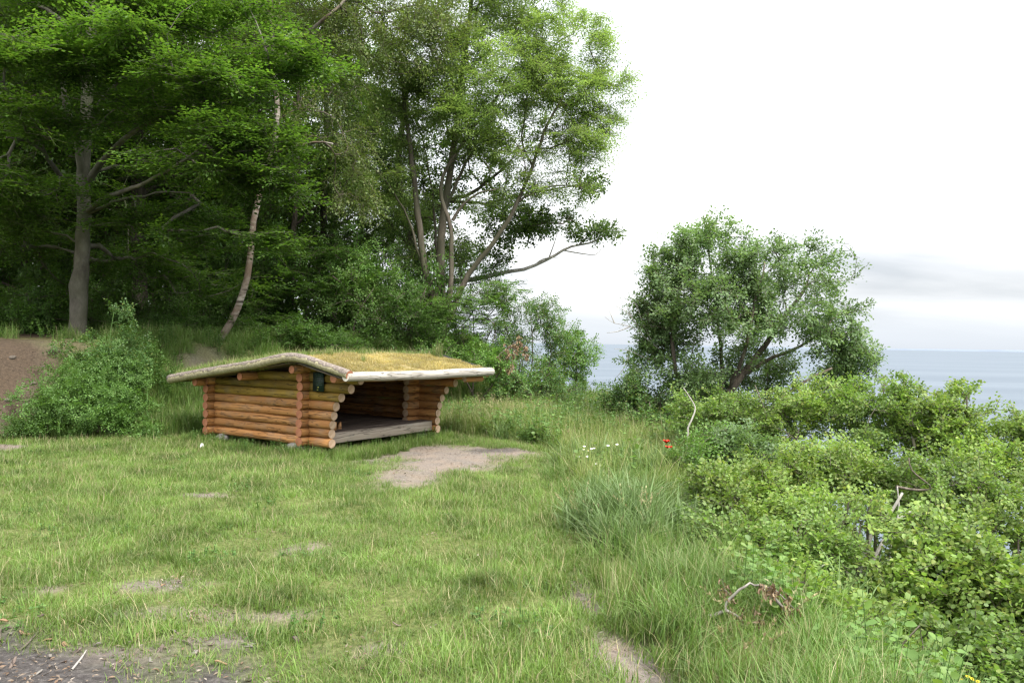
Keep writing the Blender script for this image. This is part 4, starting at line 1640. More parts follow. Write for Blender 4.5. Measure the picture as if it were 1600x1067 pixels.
def make_tree(name, label, cat, mains, blobs, bark, leafm, seed, group=None, kind='bushy', lk='diamond', size=.5, leaf=.06, per=2, r_tip=.005, upk=.5, gap=.0, hang=0.0,
              bumps=(), base=None, sides=10, step=.3, twigmat=None, upright=0.0, flare=.5, crown_name='crown'):
    """mains: [(points (px,py,Y) or world xyz, r0, r1)], the first one is the trunk"""
    rng = np.random.default_rng(seed)
    MS = []
    for k, (pts, r0, r1) in enumerate(mains):
        P = np.array(pts, float)
        P = catmull(P, .22)
        n = len(P)
        u_ = np.linspace(0, 1, n)
        rr = r0 + (r1 - r0) * u_ ** .8
        if k == 0 and flare:
            L = np.linalg.norm(P - P[0], axis=1)
            rr = rr * (1 + flare * np.exp(-L / (2.2 * r0)))
        P[1:-1] += rng.normal(0, .012, (n - 2, 3)) * (1 if k else .5)
        MS.append((P, rr))
    base = MS[0][0][0] if base is None else np.array(base)
    root = thing(name, label, cat, tuple(base), group)
    for k, (P, rr) in enumerate(MS):
        mb_ = MB()
        tube(mb_, P - base, rr, sides if k == 0 else max(6, sides - 2), True, 0, .05, rng, [(np.array(c_) - base, r_, a_) for c_, r_, a_ in bumps] if k == 0 else ())
        obj('trunk' if k == 0 else 'limb', mb_.mesh('trunk' if k == 0 else 'limb', [bark], True), root)
    if len(blobs):
        T = blob_targets(rng, blobs, gap, seed)
        tips = grow([(P[int(len(P) * .18):] if k == 0 and len(P) > 8 else P, rr) for k, (P, rr) in enumerate(MS)], T, rng, r_tip, upk, step)
        mb_ = MB()
        for P, r_, d in tips:
            tube(mb_, P - base, r_, 5 if r_[0] > .012 else 3, False)
        mt_ = mb_
        mb_ = MB()
        foliage(mb_, rng, [(P - base, r_, d) for P, r_, d in tips], kind, lk, size, leaf, per=per, hang=hang, upright=upright, twigs=mt_)
        obj('branches', mt_.mesh('branches', [twigmat or bark], True), root, kind='stuff')
        obj(crown_name, mb_.mesh(crown_name, [leafm]), root, kind='stuff')
    return root


def pxs(pts, Y):
    return [at(p_[0], p_[1], p_[2] if len(p_) > 2 else Y) for p_ in pts]


def pb(px, py, rpx, rpz, Y, ry, n):
    """ellipsoid blob seen at pixel px,py with pixel half widths, depth half width ry"""
    s_ = Y / FPX
    return (at(px, py, Y), (rpx * s_, ry, rpz * s_), n)


def rooted(P):
    """drop a stem's first point onto (just under) the ground"""
    P = [np.array(p_, float) for p_ in P]
    z = hz(P[0][0], P[0][1]) - .12
    if P[0][2] - z > .15:
        P.insert(0, np.array([P[0][0], P[0][1], z]))
    else:
        P[0][2] = z
    return P


def ground_at(px, Y):
    p_ = at(px, 540, Y)
    return np.array([p_[0], p_[1], hz(p_[0], p_[1])])


for q, (a, b, s_, lb) in enumerate(((20, 560, .07, 'small stone high on the brown earth bank at the left edge'), (52, 600, .06, 'small stone halfway down the brown earth bank'), (12, 628, .08, 'stone low on the brown earth bank at the left edge'),
                                     (68, 575, .05, 'pebble on the earth bank beside the bramble mound'), (272, 658, .06, 'stone in the dark earth hollow left of the shelter'))):
    p_ = gpt(a, b)
    stone('bank_stone', lb, (p_[0], p_[1], p_[2] + s_ * .2), (s_, s_ * .8, s_ * .6), 700 + q, group='stones in the earth bank', mat=MAT['bank_stone'])

# ---- the big beech on the bank at the left
Y1 = 15.6
tr = rooted(pxs([(121, 520), (124, 470), (127, 420), (131, 350), (130, 280), (134, 200), (138, 110), (145, 20), (150, -80), (150, -230), (146, -360)], Y1))
lim = [
    ([(128, 285, Y1), (119, 210, Y1 - .3), (103, 165, Y1 - .5), (98, 110, Y1 - .6), (108, 40, Y1 - .8)], .085, .03),
    ([(118, 300, Y1), (96, 275, Y1 - .5), (72, 245, Y1 - 1.0), (56, 226, Y1 - 1.3), (10, 215, Y1 - 2)], .06, .02),
    ([(139, 282, Y1), (176, 234, Y1 - .6), (215, 202, Y1 - 1.2), (262, 182, Y1 - 1.6), (335, 152, Y1 - 2.2)], .07, .022),
    ([(141, 192, Y1), (165, 150, Y1 - .6), (200, 120, Y1 - 1.0), (245, 105, Y1 - 1.5)], .055, .02),
    ([(136, 330, Y1), (160, 310, Y1 - .6), (215, 290, Y1 - 1.4), (290, 250, Y1 - 2.1), (330, 215, Y1 - 2.4)], .055, .016),
    ([(136, 335, Y1), (190, 312, Y1 - .3), (260, 300, Y1 - .6), (300, 302, Y1 - .8)], .04, .012),
    ([(150, 40, Y1), (185, 10, Y1 - .6), (235, -30, Y1 - 1)], .06, .02),
    ([(126, 60, Y1), (80, 20, Y1 + .3), (20, -10, Y1 + .8)], .06, .02),
]
mains = [(tr, .158, .065)] + [(pxs(p_, Y1), a, b) for p_, a, b in lim]
bl = [pb(200, 65, 110, 22, Y1 - 2.6, 1.0, 70), pb(70, 85, 130, 24, Y1 - 2.6, 1.1, 80), pb(330, 135, 120, 24, Y1 - 2.4, 1.1, 80), pb(430, 95, 90, 22, Y1 - 2.0, 1.0, 55), pb(300, 20, 160, 28, Y1 - 1.8, 1.2, 80),
      pb(120, -30, 170, 30, Y1 - 1.8, 1.3, 80), pb(380, 215, 100, 22, Y1 - 2.2, 1.0, 60), pb(60, 190, 100, 26, Y1 - 2.0, 1.1, 60), pb(30, 290, 90, 26, Y1 - 1.6, 1.1, 50), pb(330, 260, 100, 24, Y1 - 2.1, 1.0, 55),
      pb(230, 170, 90, 20, Y1 - 1.8, .9, 40), pb(420, 375, 50, 14, Y1 - 1.6, .7, 22), pb(440, 290, 70, 20, Y1 - 1.6, .8, 36), pb(320, 375, 70, 16, Y1 - 1.2, .8, 22), pb(200, 345, 90, 18, Y1 - .4, 1.0, 24),
      pb(150, 100, 330, 60, Y1 + 1.6, 1.6, 130), pb(180, 230, 320, 60, Y1 + 1.8, 1.5, 110), pb(150, -140, 360, 70, Y1, 3.0, 150), pb(150, -290, 330, 80, Y1, 3.2, 120), pb(150, -400, 220, 60, Y1, 2.2, 60), pb(55, 385, 80, 26, Y1 + 1.0, 1.0, 40), pb(235, 415, 100, 28, Y1 + 1.4, 1.0, 50), pb(330, 445, 70, 24, Y1 + 1.4, .8, 30), pb(65, 455, 70, 22, Y1 + 1.8, .8, 30), pb(20, 340, 60, 24, Y1 - .8, .8, 30), pb(280, 330, 80, 22, Y1 - .6, .8, 32)]
bm_ = [(at(112, 487, Y1 - .22), .10, .075), (at(107, 449, Y1 - .1), .10, .085), (at(118, 432, Y1 - .22), .07, .05), (at(138, 368, Y1 - .2), .07, .035), (at(106, 470, Y1), .14, .05)]
make_tree('beech_tree', 'tall smooth grey beech with a swollen knobbly foot on the bank left of the shelter', 'tree', mains, bl, MAT['beech_bark'], MAT['beech_leaf'], 1, kind='flat', size=.66, leaf=.08, per=3, r_tip=.0055,
          upk=.35, gap=.36, bumps=bm_, sides=16, flare=.25)

# ---- leaning birch behind the shelter
Y2 = 16.6
tr = rooted(pxs([(334, 553), (352, 520), (372, 480), (386, 435), (392, 392), (397, 345), (410, 285), (428, 232), (434, 190), (430, 120), (424, 20), (420, -120), (425, -260)], Y2))
lim = [([(432, 238, Y2), (455, 232, Y2 - .2), (490, 222, Y2 - .5), (520, 225, Y2 - .8)], .04, .015), ([(428, 110, Y2), (470, 60, Y2), (520, 20, Y2 - .4), (560, -30, Y2)], .06, .02),
       ([(424, 30, Y2), (380, -30, Y2), (350, -110, Y2)], .05, .02), ([(420, -80, Y2), (480, -140, Y2), (560, -190, Y2)], .05, .02),
       ([(342, 540, Y2 - .05), (330, 556, Y2 - .2), (320, 566, Y2 - .35)], .05, .02), ([(340, 540, Y2 - .1), (345, 560, Y2 - .25), (352, 572, Y2 - .4)], .05, .02)]
bl = [pb(520, 60, 90, 70, Y2 + .5, 1.2, 90), pb(590, 20, 90, 70, Y2 + .8, 1.3, 90), pb(640, 70, 70, 60, Y2 + 1, 1.1, 55), pb(470, -40, 120, 80, Y2, 1.6, 90), pb(560, 250, 42, 40, Y2, .7, 26), pb(520, 180, 70, 50, Y2 + .4, 1, 45), pb(560, 320, 40, 32, Y2, .6, 22),
      pb(440, -180, 200, 100, Y2, 2.2, 120), pb(400, 60, 70, 80, Y2 + .6, 1.0, 40), pb(690, 30, 45, 60, Y2 + 1.2, .8, 35)]
make_tree('birch_tree', 'leaning birch with flaking pale bark rooted on the bank behind the shelter', 'tree', [(tr, .078, .032)] + [(pxs(p_, Y2), a, b) for p_, a, b in lim], bl, MAT['birch_bark'], MAT['birch_leaf'], 2, kind='bushy', size=.55, leaf=.058,
          per=3, r_tip=.0035, upk=.2, gap=.30, hang=.4, sides=12, flare=.9, twigmat=MAT['brown_bark'])

# ---- multi-stemmed ash on the bank right of the shelter
Y3 = 19.5
b3 = (690, 520)
tr = rooted(pxs([(693, 525), (690, 470), (688, 420), (690, 370), (697, 310), (708, 240), (714, 190), (722, 110), (735, 20), (740, -100)], Y3))
lim = [
    ([(684, 500, Y3), (673, 455, Y3 - .15), (662, 410, Y3 - .3), (655, 350, Y3 - .4), (648, 290, Y3 - .4), (640, 230, Y3 - .4), (634, 180, Y3 - .3), (628, 120, Y3 - .2), (625, 60, Y3)], .125, .035),
    ([(697, 500, Y3), (704, 450, Y3 - .3), (706, 400, Y3 - .4), (705, 355, Y3 - .5), (690, 312, Y3 - .5), (692, 275, Y3 - .4), (712, 240, Y3 - .3), (735, 205, Y3 - .2), (770, 160, Y3), (800, 110, Y3)], .085, .025),
    ([(707, 345, Y3 - .5), (725, 318, Y3 - .6), (748, 302, Y3 - .7), (775, 296, Y3 - .8)], .05, .018),
    ([(703, 500, Y3), (718, 455, Y3 + .1), (740, 418, Y3), (772, 378, Y3 - .2), (800, 335, Y3 - .3), (816, 300, Y3 - .3), (834, 255, Y3 - .3), (850, 205, Y3 - .3), (880, 150, Y3 - .2)], .10, .028),
    ([(686, 480, Y3 + .3), (668, 430, Y3 + .3), (660, 380, Y3 + .2), (655, 320, Y3 + .1), (648, 270, Y3), (645, 220, Y3)], .04, .014),
    ([(668, 440, Y3 - .1), (650, 385, Y3 - .4), (638, 340, Y3 - .6), (615, 300, Y3 - .8), (590, 268, Y3 - .9), (560, 245, Y3 - 1)], .045, .014),
    ([(695, 330, Y3), (720, 270, Y3 + .2), (745, 225, Y3 + .3), (790, 150, Y3 + .5)], .06, .02),
    ([(690, 440, Y3 + .5), (681, 380, Y3 + .6), (678, 330, Y3 + .6), (672, 280, Y3 + .7), (660, 215, Y3 + .8)], .05, .018),
    ([(834, 262, Y3 - .3), (815, 225, Y3), (820, 180, Y3 + .2), (830, 120, Y3 + .3)], .035, .014),
    ([(808, 318, Y3 - .3), (835, 300, Y3 - .5), (865, 290, Y3 - .6), (905, 292, Y3 - .6)], .035, .012),
]
bl = [pb(760, 120, 110, 70, Y3 - .8, 1.3, 120), pb(870, 130, 90, 60, Y3, 1.3, 100), pb(925, 160, 45, 70, Y3, 1.0, 50), pb(850, 40, 70, 60, Y3, 1.4, 70), pb(800, -20, 90, 60, Y3, 1.6, 80), pb(700, 50, 90, 70, Y3 - .3, 1.5, 80),
      pb(660, 150, 80, 50, Y3 - .6, 1.2, 60), pb(620, 210, 80, 40, Y3 - .5, 1.2, 45), pb(890, 225, 65, 38, Y3 - .3, 1.0, 50), pb(780, 230, 80, 34, Y3 - .2, 1.1, 44), pb(850, 290, 70, 24, Y3 - .4, .8, 30), pb(720, 180, 70, 36, Y3 - 1, .8, 40),
      pb(760, -110, 140, 70, Y3, 2.0, 90), pb(640, -40, 90, 70, Y3, 1.6, 60), pb(730, 320, 70, 26, Y3 + .3, .8, 22), pb(600, 270, 60, 30, Y3 - .8, .8, 26), pb(690, 390, 70, 30, Y3 + 1, .8, 22), pb(640, 330, 60, 40, Y3 + 1, .8, 26), pb(930, 60, 30, 40, Y3, .8, 14), pb(600, 120, 70, 60, Y3, 1.2, 40)]
make_tree('ash_tree', 'many-stemmed ash with airy light green crown reaching towards the sea', 'tree', [(tr, .13, .04)] + [(pxs(p_, Y3), a * .86, b * .9) for p_, a, b in lim], bl, MAT['stem_bark'], MAT['ash_leaf'], 3, kind='pinnate', size=.6, leaf=.085,
          lk='narrow', per=5, r_tip=.005, upk=.4, gap=.36, sides=12, flare=.3)

# ---- oak behind the ash, its bleached dead bough reaching out right
Y4 = 22.5
tr = rooted(pxs([(676, 520), (668, 470), (655, 420), (640, 370), (628, 320), (622, 260), (630, 190), (640, 100)], Y4))
lim = [([(660, 440, Y4), (700, 440, Y4 - .2), (750, 434, Y4 - .6), (800, 424, Y4 - 1), (836, 414, Y4 - 1.1), (868, 398, Y4 - 1.2), (892, 386, Y4 - 1.3), (922, 380, Y4 - 1.3), (942, 370, Y4 - 1.3)], .10, .018),
       ([(640, 370, Y4), (690, 320, Y4 - .6), (740, 300, Y4 - .8), (800, 250, Y4 - 1)], .09, .03), ([(645, 390, Y4), (600, 340, Y4), (560, 310, Y4), (520, 300, Y4 + .3)], .08, .03),
       ([(700, 315, Y4 - .6), (760, 320, Y4 - .8), (830, 345, Y4 - 1), (880, 350, Y4 - 1.1)], .05, .02), ([(760, 318, Y4 - .8), (840, 300, Y4 - 1), (900, 290, Y4 - 1.1), (940, 292, Y4 - 1.2)], .04, .012)]
bl = [pb(930, 362, 28, 14, Y4 - 1.3, .5, 16), pb(905, 372, 12, 10, Y4 - 1.3, .3, 4), pb(930, 290, 26, 18, Y4 - 1.2, .5, 14), pb(850, 345, 45, 28, Y4 - 1, .8, 40), pb(880, 350, 30, 18, Y4 - 1, .6, 16), pb(790, 410, 18, 14, Y4 - .8, .4, 7),
      pb(790, 340, 50, 40, Y4 - .6, 1, 40), pb(700, 270, 120, 70, Y4, 1.6, 90), pb(600, 300, 90, 60, Y4, 1.6, 70), pb(540, 260, 80, 70, Y4 + .6, 1.6, 70), pb(640, 150, 120, 90, Y4 + 1, 2, 110), pb(570, 390, 60, 40, Y4, 1.2, 40),
      pb(760, 200, 90, 60, Y4, 1.5, 50), pb(720, 400, 60, 36, Y4 + .6, 1, 44), pb(660, 340, 60, 50, Y4 + .6, 1, 44)]
oak = make_tree('oak_tree', 'dark leaved oak behind the ash with one bleached bough reaching over the sea', 'tree', [(tr, .17, .06)] + [(pxs(p_, Y4), a, b) for p_, a, b in lim], bl, MAT['brown_bark'], MAT['oak_leaf'], 4, kind='bushy', size=.5, leaf=.10,
                per=2, r_tip=.006, upk=.4, gap=.33, sides=12)
kids = [c_ for c_ in oak.children if c_.name.startswith('limb')]
kids[0].data.materials[0] = MAT['dead_wood']
kids[0]['label'] = 'bleached bare bough'
mb = MB()
b0 = np.array(oak.location)
for pts in ([(880, 391), (900, 395), (930, 398), (940, 388)], [(858, 402), (866, 380), (872, 360)], [(905, 383), (915, 372), (928, 352)], [(836, 414), (850, 404), (880, 402)]):
    P = catmull(np.array(pxs(pts, Y4 - 1.25)) - b0, .15)
    tube(mb, P, np.linspace(.022, .006, len(P)), 5)
obj('dead_twigs', mb.mesh('dead_twigs', [MAT['dead_wood']], True), oak, kind='stuff')


# ---- woods behind: each tree is a thing; alike trees share their meshes
def copy_tree(o, label=None):
    c_ = o.copy()
    COL.objects.link(c_)
    if label:
        c_['label'] = label
    for ch in o.children:
        d = ch.copy()
        COL.objects.link(d)
        d.parent = c_
    return c_


def wood_proto(seed, H, r, leafm, bark, low, spread, n, leaf, kind='flat', lean=.4):
    rg = np.random.default_rng(seed)
    zs_ = np.linspace(0, H, 9)
    tr_ = np.stack([np.cumsum(rg.normal(0, .12, 9)) * lean, np.cumsum(rg.normal(0, .12, 9)) * lean, zs_ - .2], -1)
    tr_[:, :2] -= tr_[0, :2]
    mains_ = [(tr_, r, r * .25)]
    for q in range(5):
        k = 2 + q
        a = rg.random() * 6.28
        L = spread * rg.uniform(.5, .8)
        o_ = tr_[k]
        mains_.append(([o_, o_ + np.array([math.cos(a) * L * .4, math.sin(a) * L * .4, .7]), o_ + np.array([math.cos(a) * L, math.sin(a) * L, 1.3])], r * .35, r * .1))
    bl_ = []
    for q in range(n):
        u_ = q / (n - 1)
        z = low + (H + 1 - low) * u_
        a = q * 2.4
        R_ = spread * (.35 + .65 * math.sin(math.pi * min(1, .25 + .75 * u_)))
        bl_.append(((math.cos(a) * R_ * .55, math.sin(a) * R_ * .55, z), (R_ * .7, R_ * .7, .55 if kind == 'flat' else .9), 30))
    return make_tree('woodland_tree', 'dark tree standing in the shaded wood behind the bank', 'tree', mains_, bl_, bark, leafm, seed, 'trees in the dark wood', kind=kind, size=.75, leaf=leaf, per=2, r_tip=.007, base=(0, 0, 0), gap=.25, sides=9)


WP = [wood_proto(41, 12.5, .17, MAT['beech_leaf'], MAT['dark_bark'], 2.4, 3.4, 15, .105), wood_proto(42, 14, .21, MAT['beech_leaf'], MAT['dark_bark'], 3.6, 3.8, 15, .105), wood_proto(43, 11, .14, MAT['oak_leaf'], MAT['brown_bark'], 2.0, 3.2, 14, .11, 'bushy')]
wr = np.random.default_rng(8)
spots = [(218, 19.5, 1, 1.05), (206, 20.2, 0, .9), (38, 21.0, 2, .72), (180, 22.0, 2, .95), (8, 25.5, 0, .9), (262, 23.5, 0, 1.0), (90, 25, 2, 1.0), (330, 22.5, 2, .95), (395, 24.5, 0, .9), (455, 22.0, 2, .8), (505, 23.5, 0, .85),
         (300, 28, 1, 1.0), (150, 29, 0, 1.0), (20, 29, 2, 1.05), (420, 30, 1, .9), (-60, 24, 1, 1.0), (-100, 19, 0, 1.0), (-170, 16, 2, 1.0), (-250, 20, 1, 1.05), (240, 34, 2, 1.05), (80, 36, 1, 1.1), (380, 37, 0, 1), (-80, 33, 0, 1.1), (180, 42, 1, 1.1), (330, 45, 2, 1.1), (30, 45, 0, 1.15),
         (520, 30, 1, .8), (-220, 28, 2, 1.1), (560, 27, 2, .72)]
LB = {0: 'thicker of two close dark trunks in the wood between beech and birch', 1: 'thinner dark trunk close against the thick one between beech and birch', 2: 'dark slim trunk in deep shade left of the grey beech',
      7: 'shaded tree just left of the leaning birch trunk', 8: 'shaded tree right behind the leaning birch trunk', 9: 'shaded tree between the birch trunk and the ash stems'}
for q, (px_, Y_, k, s_) in enumerate(spots):
    p_ = ground_at(px_, Y_)
    first = not WP[k].get('placed', 0)
    o_ = WP[k] if first else copy_tree(WP[k])
    if first:
        WP[k]['placed'] = 1
    o_.location = tuple(p_)
    o_.scale = (s_, s_, s_)
    o_.rotation_euler = (0, 0, wr.random() * 6.28)
    o_['label'] = LB.get(q, 'dark tree standing in the shaded wood behind the bank')
for o_ in bpy.data.objects:
    if 'placed' in o_:
        del o_['placed']

# deep wood: one leafy mass that closes the view between the trunks
dr = np.random.default_rng(19)
n = 110000
X, Y = dr.uniform(-52, 0, n), dr.uniform(25, 60, n)
k = (sdist(EDGE, X, Y) > 1.5) & (sdist(TOE, X, Y) > 8)
X, Y = X[k], Y[k]
zt_ = dr.random(len(X)) ** .8 * (4 + 9 * fbm(X * .25, Y * .25, 88))
P = np.stack([X, Y, height(X, Y) + zt_], -1)
mb = MB()
place_leaves(mb, 'diamond', P, dr.normal(0, 1, P.shape) * np.array([1, 1, .4]), dr.normal(0, .5, P.shape) + np.array([0, 0, 1.0]), dr.uniform(.2, .45, len(P)))
obj('deep_wood', mb.mesh('deep_wood', [MAT['beech_leaf']]), None, kind='stuff')


# ---- shrubs
def shrub(name, label, px, Y, blobs, leafm, seed, group=None, bark=None, nst=5, kind='bushy', lk='diamond', size=.34, leaf=.05, per=2, spread=.5, gap=.25, cat='shrub', r=.022, upright=0.0, base=None, hang=0.0, stems=None):
    """several stems from one stool; blobs as (px,py,rx,rz,Y,ry,n)"""
    rg = np.random.default_rng(seed)
    g_ = ground_at(px, Y) if base is None else np.array(base, float)
    BB = [pb(*b_) for b_ in blobs]
    mains_ = []
    for q in range(nst):
        c_, rr_, n_ = BB[q % len(BB)]
        tip = np.array(c_) + rg.normal(0, .45, 3) * np.array(rr_)
        o_ = g_ + np.array([rg.normal(0, .09), rg.normal(0, .09), -.1])
        mid = o_ + (tip - o_) * .5 + rg.normal(0, .12, 3) + np.array([0, 0, .1])
        mains_.append(([o_, mid, tip], r * rg.uniform(.8, 1.3), r * .35))
    if stems:
        mains_ = stems + mains_
    return make_tree(name, label, cat, mains_, BB, bark or MAT['brown_bark'], leafm, seed, group, kind=kind, lk=lk, size=size, leaf=leaf, per=per, r_tip=.0035, upk=.3, gap=gap, base=tuple(g_), sides=7, step=.2, upright=upright, flare=.2, hang=hang, crown_name='foliage')


SG = 'shrubs along the wood edge'
DS, SL, HL = MAT['dark_shrub_leaf'], MAT['shrub_leaf'], MAT['hawthorn_leaf']
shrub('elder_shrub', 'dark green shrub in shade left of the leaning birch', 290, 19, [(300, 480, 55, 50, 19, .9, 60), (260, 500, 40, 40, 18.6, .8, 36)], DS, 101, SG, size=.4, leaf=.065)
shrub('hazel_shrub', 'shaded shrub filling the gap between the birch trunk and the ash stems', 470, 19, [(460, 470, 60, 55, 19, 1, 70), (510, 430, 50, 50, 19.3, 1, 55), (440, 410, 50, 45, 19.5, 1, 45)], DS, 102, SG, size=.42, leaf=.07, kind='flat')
shrub('hazel_shrub', 'mid green shrub standing behind the middle of the turf roof', 560, 18.6, [(560, 470, 60, 60, 18.8, .9, 80), (600, 430, 50, 50, 19.2, .9, 55), (545, 400, 45, 45, 19.4, .9, 40)], SL, 103, SG, size=.4, leaf=.065)
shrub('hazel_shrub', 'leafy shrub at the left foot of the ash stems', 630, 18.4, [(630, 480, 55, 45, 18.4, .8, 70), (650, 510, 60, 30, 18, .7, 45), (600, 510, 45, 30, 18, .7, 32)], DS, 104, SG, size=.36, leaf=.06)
shrub('spindle_shrub', 'light green layered shrub just right of the ash stems', 730, 18, [(735, 490, 60, 36, 18, .9, 85), (770, 460, 50, 26, 18.2, .8, 50), (720, 520, 50, 30, 17.8, .8, 45), (700, 478, 36, 20, 17.7, .6, 26)], SL, 105, SG, size=.36, leaf=.055, kind='flat')
shrub('hawthorn_shrub', 'reddish-tipped hawthorn on the cliff edge right of the ash', 820, 19, [(820, 510, 50, 40, 19, .9, 90), (845, 490, 36, 26, 19.2, .8, 46), (800, 545, 45, 30, 18.7, .8, 60), (860, 535, 36, 30, 19, .7, 56), (790, 470, 36, 22, 19, .7, 34)], HL, 106, SG, size=.34, leaf=.05)
shrub('hawthorn_shrub', 'outermost round green hawthorn overhanging the sea left of the gap', 885, 20, [(890, 560, 38, 42, 20, .8, 64), (915, 550, 24, 24, 20, .6, 26), (860, 575, 40, 30, 19.7, .8, 44), (905, 590, 24, 16, 20, .5, 16), (905, 525, 18, 16, 20, .5, 10)], SL, 107, SG, size=.32, leaf=.06, bark=MAT['dark_bark'])
shrub('low_shrub', 'low green shrub behind the right end of the shelter roof', 740, 17.2, [(730, 556, 55, 24, 17.2, .7, 60), (770, 570, 40, 26, 17, .7, 44), (690, 545, 40, 20, 17.4, .6, 30)], SL, 108, SG, size=.3, leaf=.055)
shrub('low_shrub', 'low shrub below the hawthorns right of the shelter roof', 840, 17.6, [(835, 590, 50, 26, 17.6, .7, 60), (880, 612, 44, 20, 17.8, .7, 40), (790, 600, 45, 26, 17.0, .7, 46)], HL, 109, SG, size=.3, leaf=.055)
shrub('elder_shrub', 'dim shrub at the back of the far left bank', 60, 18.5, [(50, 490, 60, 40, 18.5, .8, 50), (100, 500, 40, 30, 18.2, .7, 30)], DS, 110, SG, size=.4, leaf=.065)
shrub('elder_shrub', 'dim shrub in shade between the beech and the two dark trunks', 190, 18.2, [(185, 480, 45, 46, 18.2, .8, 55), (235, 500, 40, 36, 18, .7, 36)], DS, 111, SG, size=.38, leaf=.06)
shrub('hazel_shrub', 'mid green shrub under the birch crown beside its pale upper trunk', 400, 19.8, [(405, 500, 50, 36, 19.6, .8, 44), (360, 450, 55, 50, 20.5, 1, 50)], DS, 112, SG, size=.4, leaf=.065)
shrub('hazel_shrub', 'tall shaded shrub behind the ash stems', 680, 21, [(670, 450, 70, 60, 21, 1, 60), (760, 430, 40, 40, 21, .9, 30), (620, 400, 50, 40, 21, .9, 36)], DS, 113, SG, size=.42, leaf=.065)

LOWS = [(20, 17.2), (70, 17.6), (150, 17.4), (215, 17.0), (262, 16.8), (310, 17.6), (375, 17.5), (430, 17.2), (480, 17.6), (540, 17.4), (600, 17.2), (120, 19.4), (240, 20.2), (350, 20.6), (480, 20.8), (20, 20.5), (560, 20), (640, 19.6)]
LP = ['fern-like low bush at the left picture edge under the wood', 'low bush under the wood left of the beech foot', 'low bush just right of the beech foot', 'low bush in front of the two dark trunks', 'low bush on the bank above the earth hollow', 'low bush left of the birch foot', 'low bush right of the birch foot',
      'low bush on the bank behind the roof ridge', 'low bush behind the roof right of the ridge', 'low bush behind the middle of the turf roof', 'low bush behind the right part of the turf roof', 'shaded bush far behind the beech foot', 'shaded bush far behind the two dark trunks', 'shaded bush deep behind the birch',
      'shaded bush deep in the wood right of the birch', 'shaded bush deep in the wood at the left edge', 'shaded bush deep behind the roof middle', 'shaded bush deep left of the ash foot']
lowp = None
for q, (px_, Y_) in enumerate(LOWS):
    if lowp is None:
        lowp = shrub('undergrowth_bush', LP[0], px_, Y_, [(px_, 505, 62, 36, Y_, .8, 70), (px_ - 30, 480, 40, 34, Y_, .6, 36), (px_ + 34, 486, 40, 34, Y_, .6, 36)], DS, 140, 'low bushes under the trees', size=.36, leaf=.062)
        continue
    o_ = copy_tree(lowp, LP[q])
    o_.location = tuple(ground_at(px_, Y_))
    k_ = wr.uniform(.6, .95) if Y_ < 18.5 else wr.uniform(1.1, 1.5)
    o_.scale = (k_ * 1.1, k_ * 1.1, k_ * (.75 if Y_ < 18.5 else 2.0))
    o_.rotation_euler = (0, 0, wr.random() * 6.28)

# big bramble mound left of the shelter, with tall arching shoots
BL_ = MAT['bramble_leaf']
shrub('bramble_bush', 'wide yellowish green bramble mound left of the shelter', 140, 12.4, [(140, 630, 85, 48, 12.4, .7, 190), (75, 640, 55, 36, 12.2, .6, 80), (205, 640, 46, 44, 12.4, .6, 90), (170, 590, 60, 34, 12.7, .6, 80), (120, 590, 50, 30, 12.9, .5, 50), (40, 668, 44, 20, 12.0, .4, 36), (235, 678, 30, 18, 12.2, .4, 26), (180, 560, 24, 26, 12.8, .3, 14), (90, 600, 22, 24, 12.5, .3, 14)], BL_, 121, None, MAT['stem'], 9, size=.22, leaf=.036, per=2, cat='bush', r=.010, gap=.2)
shrub('dog_rose', 'tall arching wild rose shoots rising in front of the beech foot', 165, 13.3, [(195, 535, 30, 30, 13.3, .5, 24), (165, 565, 46, 22, 13.3, .5, 44), (210, 570, 30, 30, 13.2, .4, 30), (150, 540, 30, 16, 13.5, .4, 16), (192, 485, 14, 20, 13.4, .3, 8), (110, 555, 40, 22, 13.6, .4, 34)], HL, 122, None, MAT['stem'], 8, size=.24, leaf=.045, per=2, cat='bush', r=.010, gap=.2)
shrub('nettle_patch', 'rough green bush on the bank just left of the roof eave', 245, 14.2, [(250, 590, 36, 40, 14.2, .5, 60), (225, 560, 26, 26, 14.4, .5, 30)], SL, 123, None, MAT['stem'], 6, size=.22, leaf=.042, per=2, cat='bush', r=.008)


# ---- the broad round tree standing on the cliff slope
Y5 = 14.5
g5 = at(1092, 740, Y5)
g5[2] = hz(g5[0], g5[1]) - .1
tr = [g5] + pxs([(1090, 705), (1098, 668), (1125, 630), (1160, 585), (1195, 540), (1230, 490), (1262, 445)], Y5)
lim = [([(1094, 690, Y5), (1070, 640, Y5 - .2), (1056, 580, Y5 - .3), (1050, 510, Y5 - .3), (1062, 450, Y5)], .06, .02),
       ([(1100, 665, Y5), (1150, 660, Y5 - .3), (1200, 642, Y5 - .6), (1250, 600, Y5 - .8), (1300, 575, Y5 - .8)], .055, .018),
       ([(1104, 660, Y5), (1180, 655, Y5 + .3), (1240, 645, Y5 + .6), (1300, 625, Y5 + .8), (1340, 590, Y5 + .8)], .05, .016),
       ([(1125, 630, Y5), (1128, 560, Y5 + .4), (1120, 490, Y5 + .5), (1112, 420, Y5 + .4), (1108, 375, Y5 + .2)], .055, .015),
       ([(1160, 585, Y5), (1210, 560, Y5 - .4), (1270, 530, Y5 - .7), (1310, 490, Y5 - .6)], .045, .014),
       ([(1140, 610, Y5), (1165, 540, Y5 - .6), (1180, 470, Y5 - .8), (1195, 410, Y5 - .7)], .045, .013)]
